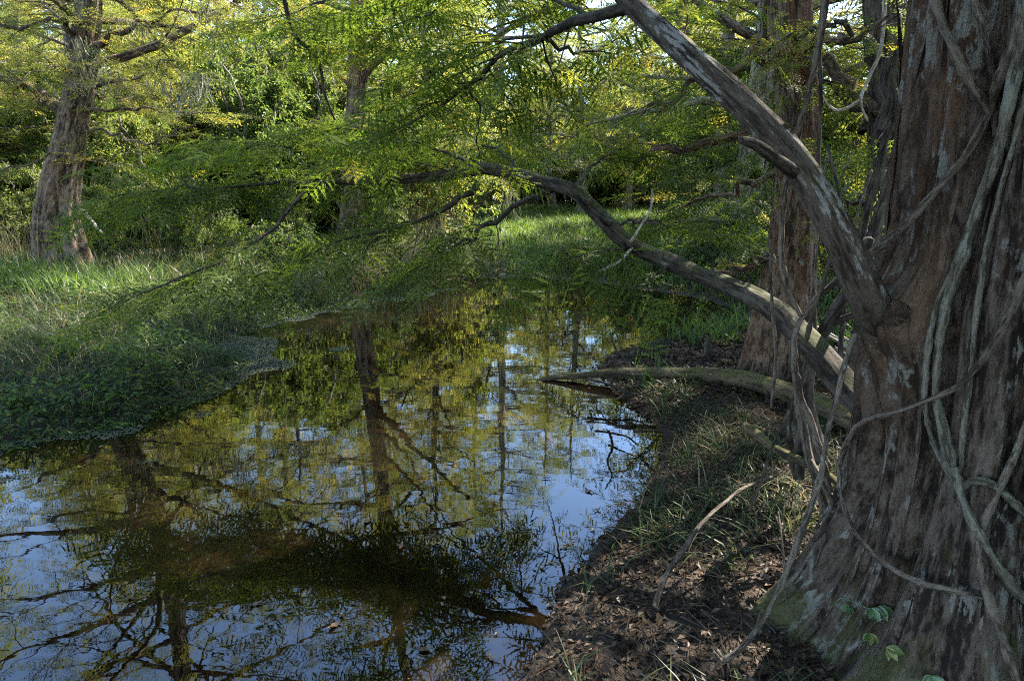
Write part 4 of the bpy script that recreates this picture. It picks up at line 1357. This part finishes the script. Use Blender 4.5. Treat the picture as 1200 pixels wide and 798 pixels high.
def grass(name, mat, xy, hr, wr, br, rng, tint=.45, tsd=.15, seg=3, base_drop=.02, flow=None):
    z = np.maximum(height(xy), -.03)
    P = np.column_stack([xy, z - base_drop])
    n = len(P)
    h = rng.uniform(*hr, n) * (0.75 + .5 * np.clip(n2(xy, 1.1, 61) + .5, 0, 1))
    g = Geo()
    az = rng.uniform(0, 6.283, n) if flow is None else flow + rng.normal(0, .9, n)
    blades(g, P, h, rng.uniform(*wr, n), rng.uniform(*br, n), az, rng, seg, np.clip(tint + rng.normal(0, tsd, n) + .18 * n2(xy, .9, 62), 0, 1))
    return tag(g.build(name, mat, smooth_=True), kind="stuff")


def left_bank(xy):
    sd = pond_sd(xy)
    return (sd > -.14) & in_view(xy) & (xy[:, 0] < -.6)


def clumped(n, box, keep, rng, k=9, r=.10):
    c = scatter(n // k, box, keep, rng)
    xy = np.repeat(c, k, 0) + rng.normal(0, r, (len(c) * k, 2))
    return xy[keep(xy)]


xy = clumped(26000, (-9, -.8, 3.4, 9.8), left_bank, rgz)
grass("bank_grass", M_GRASS, xy, (.15, .40), (.007, .018), (.6, 1.8), rgz, .40, .20, 4)
xy = clumped(3000, (-9, -.8, 3.4, 9.5), lambda q: left_bank(q) & (n2(q, .8, 64) > .0), rgz)
grass("bank_grass", M_STRAW, xy, (.2, .5), (.004, .010), (.3, 1.3), rgz, .35, .2, 3)
xy = clumped(14000, (-14, .8, 9, 14.5), lambda q: left_bank(q) & (pond_sd(q) > .05), rgz, 10, .14)
grass("bank_grass", M_GRASS, xy, (.25, .6), (.010, .020), (.2, 1.0), rgz, .50, .2, 3)
xy = scatter(90000, (-9, -.6, 3.3, 10.5), lambda q: (pond_sd(q) > -.22) & in_view(q) & (n2(q, 1.5, 69) > .02), rgz)[:15000]
n = len(xy)
P = np.column_stack([xy, np.maximum(height(xy), .0) + rgz.uniform(.01, .24, n) * np.clip(pond_sd(xy) * 3 + .5, .1, 1)])
az = rgz.uniform(0, 6.283, n)
V, T = leaf_cards(P, np.stack([np.cos(az), np.sin(az), rgz.normal(.1, .45, n)], -1), UP + rgz.normal(0, .4, (n, 3)), rgz.uniform(.03, .085, n), rgz, .42)
g = Geo()
g.add(V, None, T, None, np.repeat(np.clip(.35 + rgz.normal(0, .18, n), 0, 1), 4))
tag(g.build("bank_weeds", M_SHRUB, smooth_=False), kind="stuff")
# bright sword leaved patch in front of the left cypress
c = gnd(35, 334, .3)
xy = clumped(1500, (c[0] - 1.0, c[0] + 1.5, c[1] - .8, c[1] + .9), lambda q: pond_sd(q) > .1, rgz, 8, .07)
grass("sword_grass", M_BRIGHT, xy, (.3, .6), (.012, .024), (.2, .8), rgz, .35, .2, 4)
# dry reeds hanging on the far bank
xy = clumped(6500, (-5.2, .0, 9.5, 12.5), lambda q: (pond_sd(q) > .0) & (pond_sd(q) < .9) & in_view(q), rgz, 10, .1)
grass("dry_reeds", M_STRAW, xy, (.3, .7), (.008, .016), (.3, 1.3), rgz, .16, .12, 3)
xy = clumped(2000, (-5.5, .3, 11.5, 16), lambda q: (pond_sd(q) > .6) & in_view(q) & (n2(q, .7, 68) > 0), rgz, 9, .15)[:260]
grass("tall_cane", M_STRAW, xy, (.6, 1.3), (.008, .018), (.1, .7), rgz, .40, .2, 4)
xy = clumped(1500, (-13, -7.5, 9.5, 15), lambda q: (pond_sd(q) > .6) & in_view(q) & (n2(q, .7, 68) > -.05), rgz, 9, .15)
grass("tall_cane", M_STRAW, xy, (.7, 1.5), (.008, .018), (.05, .5), rgz, .45, .2, 4)
# sunlit meadow in the clearing
xy = clumped(26000, (-1.5, 6, 11, 36), lambda q: (pond_sd(q) > .1) & in_view(q) & np.array([clearing(a, b) for a, b in q]), rgz, 10, .2)
grass("meadow_grass", M_BRIGHT, xy, (.2, .48), (.014, .030), (.3, 1.3), rgz, .45, .2, 3)
# marsh plants along the far right shore
xy = clumped(9000, (0, 6.2, 6.5, 15), lambda q: (pond_sd(q) > .02) & in_view(q) & (q[:, 1] > 8.0 - .6 * q[:, 0]), rgz, 8, .12)
grass("marsh_grass", M_BRIGHT, xy, (.2, .5), (.014, .03), (.3, 1.2), rgz, .35, .2, 3)
# thin arching grass on the right bank


def right_bank(xy):
    return (pond_sd(xy) > .06) & in_view(xy) & (xy[:, 0] > -.3) & (xy[:, 1] < 6.2) & (np.hypot(xy[:, 0] - 1.66, xy[:, 1] - 2.19) > .75)


def rb_keep(q):
    d = n2(q, 1.0, 66) + .5 * np.exp(-((q[:, 0] - 1.15) ** 2 + (q[:, 1] - 3.8) ** 2) / .8) - .10 * (q[:, 1] > 4.6)
    return right_bank(q) & (d > .02)


xy = clumped(9000, (-.2, 4.5, 1.5, 5.6), rb_keep, rgz, 10, .07)
grass("bank_grass", M_GRASS, xy, (.08, .26), (.005, .011), (.5, 1.6), rgz, .52, .18, 4)
xy = clumped(800, (.3, 2.2, 3.0, 4.6), lambda q: rb_keep(q) & (n2(q, 2, 67) > -.1), rgz, 10, .06)
grass("bank_grass", M_STRAW, xy, (.08, .24), (.004, .009), (.6, 1.6), rgz, .6, .2, 4)
xy = clumped(420, (-.1, 1.6, 1.7, 3.4), lambda q: right_bank(q) & (pond_sd(q) < 1.0), rgz, 14, .07)
grass("bank_grass", M_GRASS, xy, (.10, .24), (.007, .013), (.6, 1.5), rgz, .55, .15, 4)


def litter(name, mat, xy, size, rng, lift=.012, tint=.45, tsd=.25, wl=.55, tilt=.35, zfix=None):
    z = height(xy) if zfix is None else np.full(len(xy), zfix)
    n = len(xy)
    az = rng.uniform(0, 6.283, n)
    D = np.stack([np.cos(az), np.sin(az), rng.normal(0, tilt, n)], -1)
    P = np.column_stack([xy, z + rng.uniform(.2, 1.0, n) * lift])
    V, T = leaf_cards(P, D, UP + rng.normal(0, tilt, (n, 3)), rng.uniform(*size, n), rng, wl)
    g = Geo()
    g.add(V, None, T, None, np.repeat(np.clip(tint + rng.normal(0, tsd, n), 0, 1), 4))
    return tag(g.build(name, mat, smooth_=False), kind="stuff")


xy = scatter(64000, (-.3, 5.5, 1.4, 8), lambda q: (pond_sd(q) > -.02) & in_view(q) & (rgz.random(len(q)) < np.clip(3.2 / q[:, 1], .3, 1)), rgz)
litter("leaf_litter", M_LITTER, xy, (.015, .05), rgz, .02, .42, .22)
xy = clumped(2600, (.5, 4, 5.0, 8.5), lambda q: (pond_sd(q) > .03) & in_view(q) & (n2(q, 1.3, 70) > .05), rgz, 12, .08)
grass("bank_grass", M_GRASS, xy, (.06, .2), (.008, .016), (.6, 1.6), rgz, .5, .2, 3)
xy = scatter(9000, (.4, 4.5, 5.0, 9), lambda q: (pond_sd(q) > -.02) & in_view(q), rgz)
litter("leaf_litter", M_LITTER, xy, (.03, .085), rgz, .035, .62, .25)
xy = scatter(16000, (-14, 6, 8, 16), lambda q: (pond_sd(q) > 0) & in_view(q), rgz)
litter("leaf_litter", M_LITTER, xy, (.05, .12), rgz, .04, .55, .25)
# needle and twig litter on the right bank
xy = scatter(11000, (-.2, 4.2, 1.5, 5.8), lambda q: (pond_sd(q) > .03) & in_view(q), rgz)
g = Geo()
n = len(xy)
az = rgz.uniform(0, 6.283, n)
ln, wd = rgz.uniform(.04, .22, n), rgz.uniform(.0015, .0045, n)
z = height(xy)
d = np.stack([np.cos(az), np.sin(az)], -1)
e = np.stack([-d[:, 1], d[:, 0]], -1)
A = np.column_stack([xy, z + .012])
Bv = np.column_stack([xy + d * ln[:, None], z + .012 + rgz.uniform(-.01, .05, n) * ln / .2])
o2 = np.column_stack([e * wd[:, None], np.zeros(n)])
V = np.stack([A + o2, A - o2, Bv, A + [0, 0, .004]], 1).reshape(-1, 3)
k = (np.arange(n) * 4)[:, None]
g.add(V, None, np.concatenate([k + [0, 3, 2], k + [3, 1, 2], k + [0, 1, 3]], 0), None, np.repeat(rgz.uniform(.1, .9, n), 4))
tag(g.build("twig_litter", M_LITTER, smooth_=False), kind="stuff")
# pale twigs lying in the sun behind the big cypress
for q, (px, py) in enumerate(((985, 402), (1000, 420), (990, 440), (978, 395), (1005, 405))):
    b = gnd(px, py, .25)
    a = rgz.uniform(-.4, .9)
    stick("pale dry stick lying in the sun behind the big cypress", [(px - 22, py - 12, b[1] + .1), (px, py, b[1]), (px + 20, py + 16, b[1] - .1)], 4, M_DRY, "pale dry sticks behind the big cypress", "dry_stick", "stick")

# duckweed and floating scraps by the left bank
def weed_keep(q):
    sd = pond_sd(q)
    c1 = gnd(235, 430)
    d = n2(q, 2.2, 71) + 1.15 * np.exp(sd / .50) - .55 + .5 * np.exp(-((q[:, 0] - c1[0]) ** 2 + (q[:, 1] - c1[1]) ** 2) / .7)
    return (sd < -.01) & (q[:, 0] < -.8) & in_view(q) & (d > .12)


xy = scatter(200000, (-5.5, -.6, 3.4, 11), weed_keep, rgz)[:60000]
litter("duckweed", M_WEED, xy, (.008, .022), rgz, .004, .42, .22, .8, .05, .004)
xy = scatter(9000, (-4.5, 2.5, 1.8, 11), lambda q: (pond_sd(q) < -.02) & in_view(q) & (n2(q, 1.4, 77) - .55 * (pond_sd(q) < -.5) > .05), rgz)[:2600]
litter("floating_scraps", M_FLOAT, xy, (.008, .026), rgz, .004, .4, .25, .6, .04, .004)

FL = [(612, 548), (690, 575), (700, 597), (694, 620), (505, 589), (497, 760), (470, 640), (575, 770), (480, 590), (300, 707), (152, 700), (118, 523), (392, 732), (400, 720), (640, 560), (560, 650), (705, 560), (660, 640), (520, 700), (430, 610)]
for q, (px, py) in enumerate(FL):
    b = gnd(px, py, .006)
    rr_ = np.random.default_rng(900 + q)
    L = .014 + .018 * rr_.random()
    th = np.linspace(-1, 1, 9)
    w = (1 - np.abs(th) ** 1.8) * L * rr_.uniform(.28, .5) + .001
    V = np.concatenate([np.stack([th * L, w, .010 * np.abs(th) ** 2 + .004 * np.sin(5 * th + q)], -1), np.stack([th * L, 0 * th, .012 * np.abs(th) ** 2 - .001], -1), np.stack([th * L, -w, .010 * np.abs(th) ** 2 + .004 * np.cos(4 * th)], -1)])
    Q = [[i_, i_ + 1, i_ + 10, i_ + 9] for i_ in range(8)] + [[i_ + 9, i_ + 10, i_ + 19, i_ + 18] for i_ in range(8)]
    g = Geo()
    g.add(V, Q, None, None, rr_.uniform(.1, .9))
    o = g.build("floating_leaf", M_FLOAT)
    o.location = tuple(b)
    o.rotation_euler = (0, 0, rr_.uniform(0, 6.28))
    tag(o, "curled brown fallen leaf floating on the dark pond", "leaf", "fallen leaves floating on the pond")

# cypress knees
KN = [(830, 418, 16, "cypress knee standing on the mud left of the second reddish cypress"), (693, 530, 14, None), (900, 470, 8, None), (700, 462, 9, None), (868, 424, 10, None), (715, 470, 7, None), (138, 312, 12, "small pale cypress knee on the left bank, nearest the leaning left cypress"), (149, 310, 10, None), (126, 314, 9, None)]
for q, (px, py, hp, lab) in enumerate(KN):
    b = gnd(px, py, .12 if px > 600 else .3)
    h = hp / 800 * b[1] * 1.7
    zb = hz(b[0], b[1])
    P = smooth([(0, 0, -.06), (.004, .0, h * .3), (-.006, .01, h * .7), (.004, .01, h)], 18)
    g = Geo()
    tube(g, P, np.linspace(h * .26, h * .10, 18) + .3 * h * np.exp(-np.linspace(0, 6, 18)), 14, knobbly(h * .07, 12, 40 + q))
    o = g.build("cypress_knee", M_RED if px < 600 else M_DARK)
    o.location = (b[0], b[1], zb)
    tag(o, lab or ("small dark cypress knee at the muddy right shore" if px > 600 else "small pale cypress knee on the left bank"), "cypress knee", "cypress knees")

# Spanish moss hanging in the left cypress
MOSS_LABELS = ["widest beard of Spanish moss, at the tip of the left cypress's right limbs", "Spanish moss tuft halfway along the left cypress's second right limb", "Spanish moss tuft close to the left cypress's trunk, on its right", 'Spanish moss strand beside the widest beard', "shaggy Spanish moss hanging over the left cypress's trunk below its fork", "thin Spanish moss against the left cypress's trunk, just under the shaggy one", 'Spanish moss at the top edge, right of the left cypress', "short Spanish moss tuft high between the left cypress's upper limbs", 'Spanish moss hanging farthest right of the left cypress', 'Spanish moss in the woods between the left cypress and the mirrored trunk', "Spanish moss above the arching limb's bend", 'Spanish moss in the woods over the far shore']
for q, (px, py, dY, ln, n) in enumerate(((230, 100, -.8, .75, 60), (188, 110, -.6, .5, 34), (140, 100, -.5, .6, 30), (217, 118, -.9, .55, 36), (92, 62, -.45, .7, 50), (100, 95, -.42, .55, 36), (240, 20, -.6, .6, 40), (160, 40, -.4, .4, 30), (255, 60, -.9, .5, 40), (330, 40, 2.5, .9, 40), (660, 130, 3.0, .9, 30), (600, 240, 6.0, .9, 24))):
    a = at(px, py - 14, YL + dY)
    rm = np.random.default_rng(700 + q)
    g = Geo()
    for s_ in range(n):
        o_ = rm.normal(0, .10, 3) * [1, 1, .35]
        p = wander(a + o_ * [1.4, 1, 1], (rm.normal(0, .15), rm.normal(0, .15), -1), ln * rm.uniform(.3, 1), 7, rm, .16)
        w = rm.uniform(.003, .007)
        sd = nrm(np.array([rm.normal(), rm.normal(), 0]))
        V = np.stack([p + sd * w, p - sd * w], 1).reshape(-1, 3)
        V[-1] = V[-2] = p[-1]
        g.add(V, [[2 * i_, 2 * i_ + 1, 2 * i_ + 3, 2 * i_ + 2] for i_ in range(len(p) - 1)], None, None, rm.uniform(.2, .8))
    o = g.build("spanish_moss", M_MOSS, origin=a)
    o.location = tuple(a)
    tag(o, MOSS_LABELS[q], "hanging moss", "Spanish moss beards")

# creeper with five fingered leaves at the foot of the big trunk
a = at(1000, 706, 1.40)
cr = empty("creeper", a, "small green creeper with bright five fingered leaves at the foot of the big trunk", "creeper")
g = Geo()
tube(g, smooth([on_trunk(a_, b_, 2.3, .035)[0] for a_, b_ in ((980, 706), (1000, 708), (1020, 712), (1036, 716), (1044, 722))], 20), np.linspace(.002, .0012, 20), 6)
tube(g, smooth([on_trunk(a_, b_, 2.3, .035)[0] for a_, b_ in ((1036, 716), (1030, 735), (1026, 755), (1030, 768))], 16), np.linspace(.0015, .001, 16), 6)
g.build("stem", M_CREEP, cr, origin=a)
rc = np.random.default_rng(808)
for px, py, Y, s_, tn, base_az in ((1044, 719, 1.31, .040, .35, -.9), (1026, 712, 1.33, .030, .4, -1.4), (1040, 760, 1.27, .036, .85, -.5), (996, 706, 1.37, .024, .5, -2.6), (1032, 752, 1.28, .028, .6, -1.8), (1110, 796, 1.24, .04, .5, -1.5)):
    c = on_trunk(px, py, 2.3, .045)[0]
    for m in range(5):
        az = base_az + (m - 2) * .55
        L = 1.55 * s_ * (1 - .16 * abs(m - 2))
        d = nrm(np.array([math.cos(az), math.sin(az) * .6, -.25 - .1 * abs(m - 2) + rc.normal(0, .1)]))
        u = nrm(np.array([0, -.75, .8]) + rc.normal(0, .2, 3))
        yv = nrm(np.cross(u, d))
        zv = np.cross(d, yv)
        t = np.array([0, .25, .5, .75, 1.0])
        w = np.array([.04, .22, .27, .17, 0.01]) * L
        V = np.concatenate([c + np.outer(t * L, d) + np.outer(w, yv) + np.outer(w * .3 - .12 * t * t * L, zv), c + np.outer(t * L, d) + np.outer(-.12 * t * t * L, zv), c + np.outer(t * L, d) - np.outer(w, yv) + np.outer(w * .3 - .12 * t * t * L, zv)])
        g = Geo()
        g.add(V, [[i_, i_ + 1, i_ + 6, i_ + 5] for i_ in range(4)] + [[i_ + 5, i_ + 6, i_ + 11, i_ + 10] for i_ in range(4)], None, None, np.clip(tn + rc.normal(0, .08), 0, 1))
        g.build("leaf", M_CREEP, cr, origin=a)

tot = sum(len(p.vertices) - 2 for m in bpy.data.meshes if m.users for p in m.polygons) if False else sum(len(m.loops) - 2 * len(m.polygons) for m in bpy.data.meshes if m.users)
print("TRIANGLES", tot, "near sprays", N_NEAR)
for m in bpy.data.meshes:
    k = len(m.loops) - 2 * len(m.polygons)
    if k > 40000:
        print("  ", m.name, k)
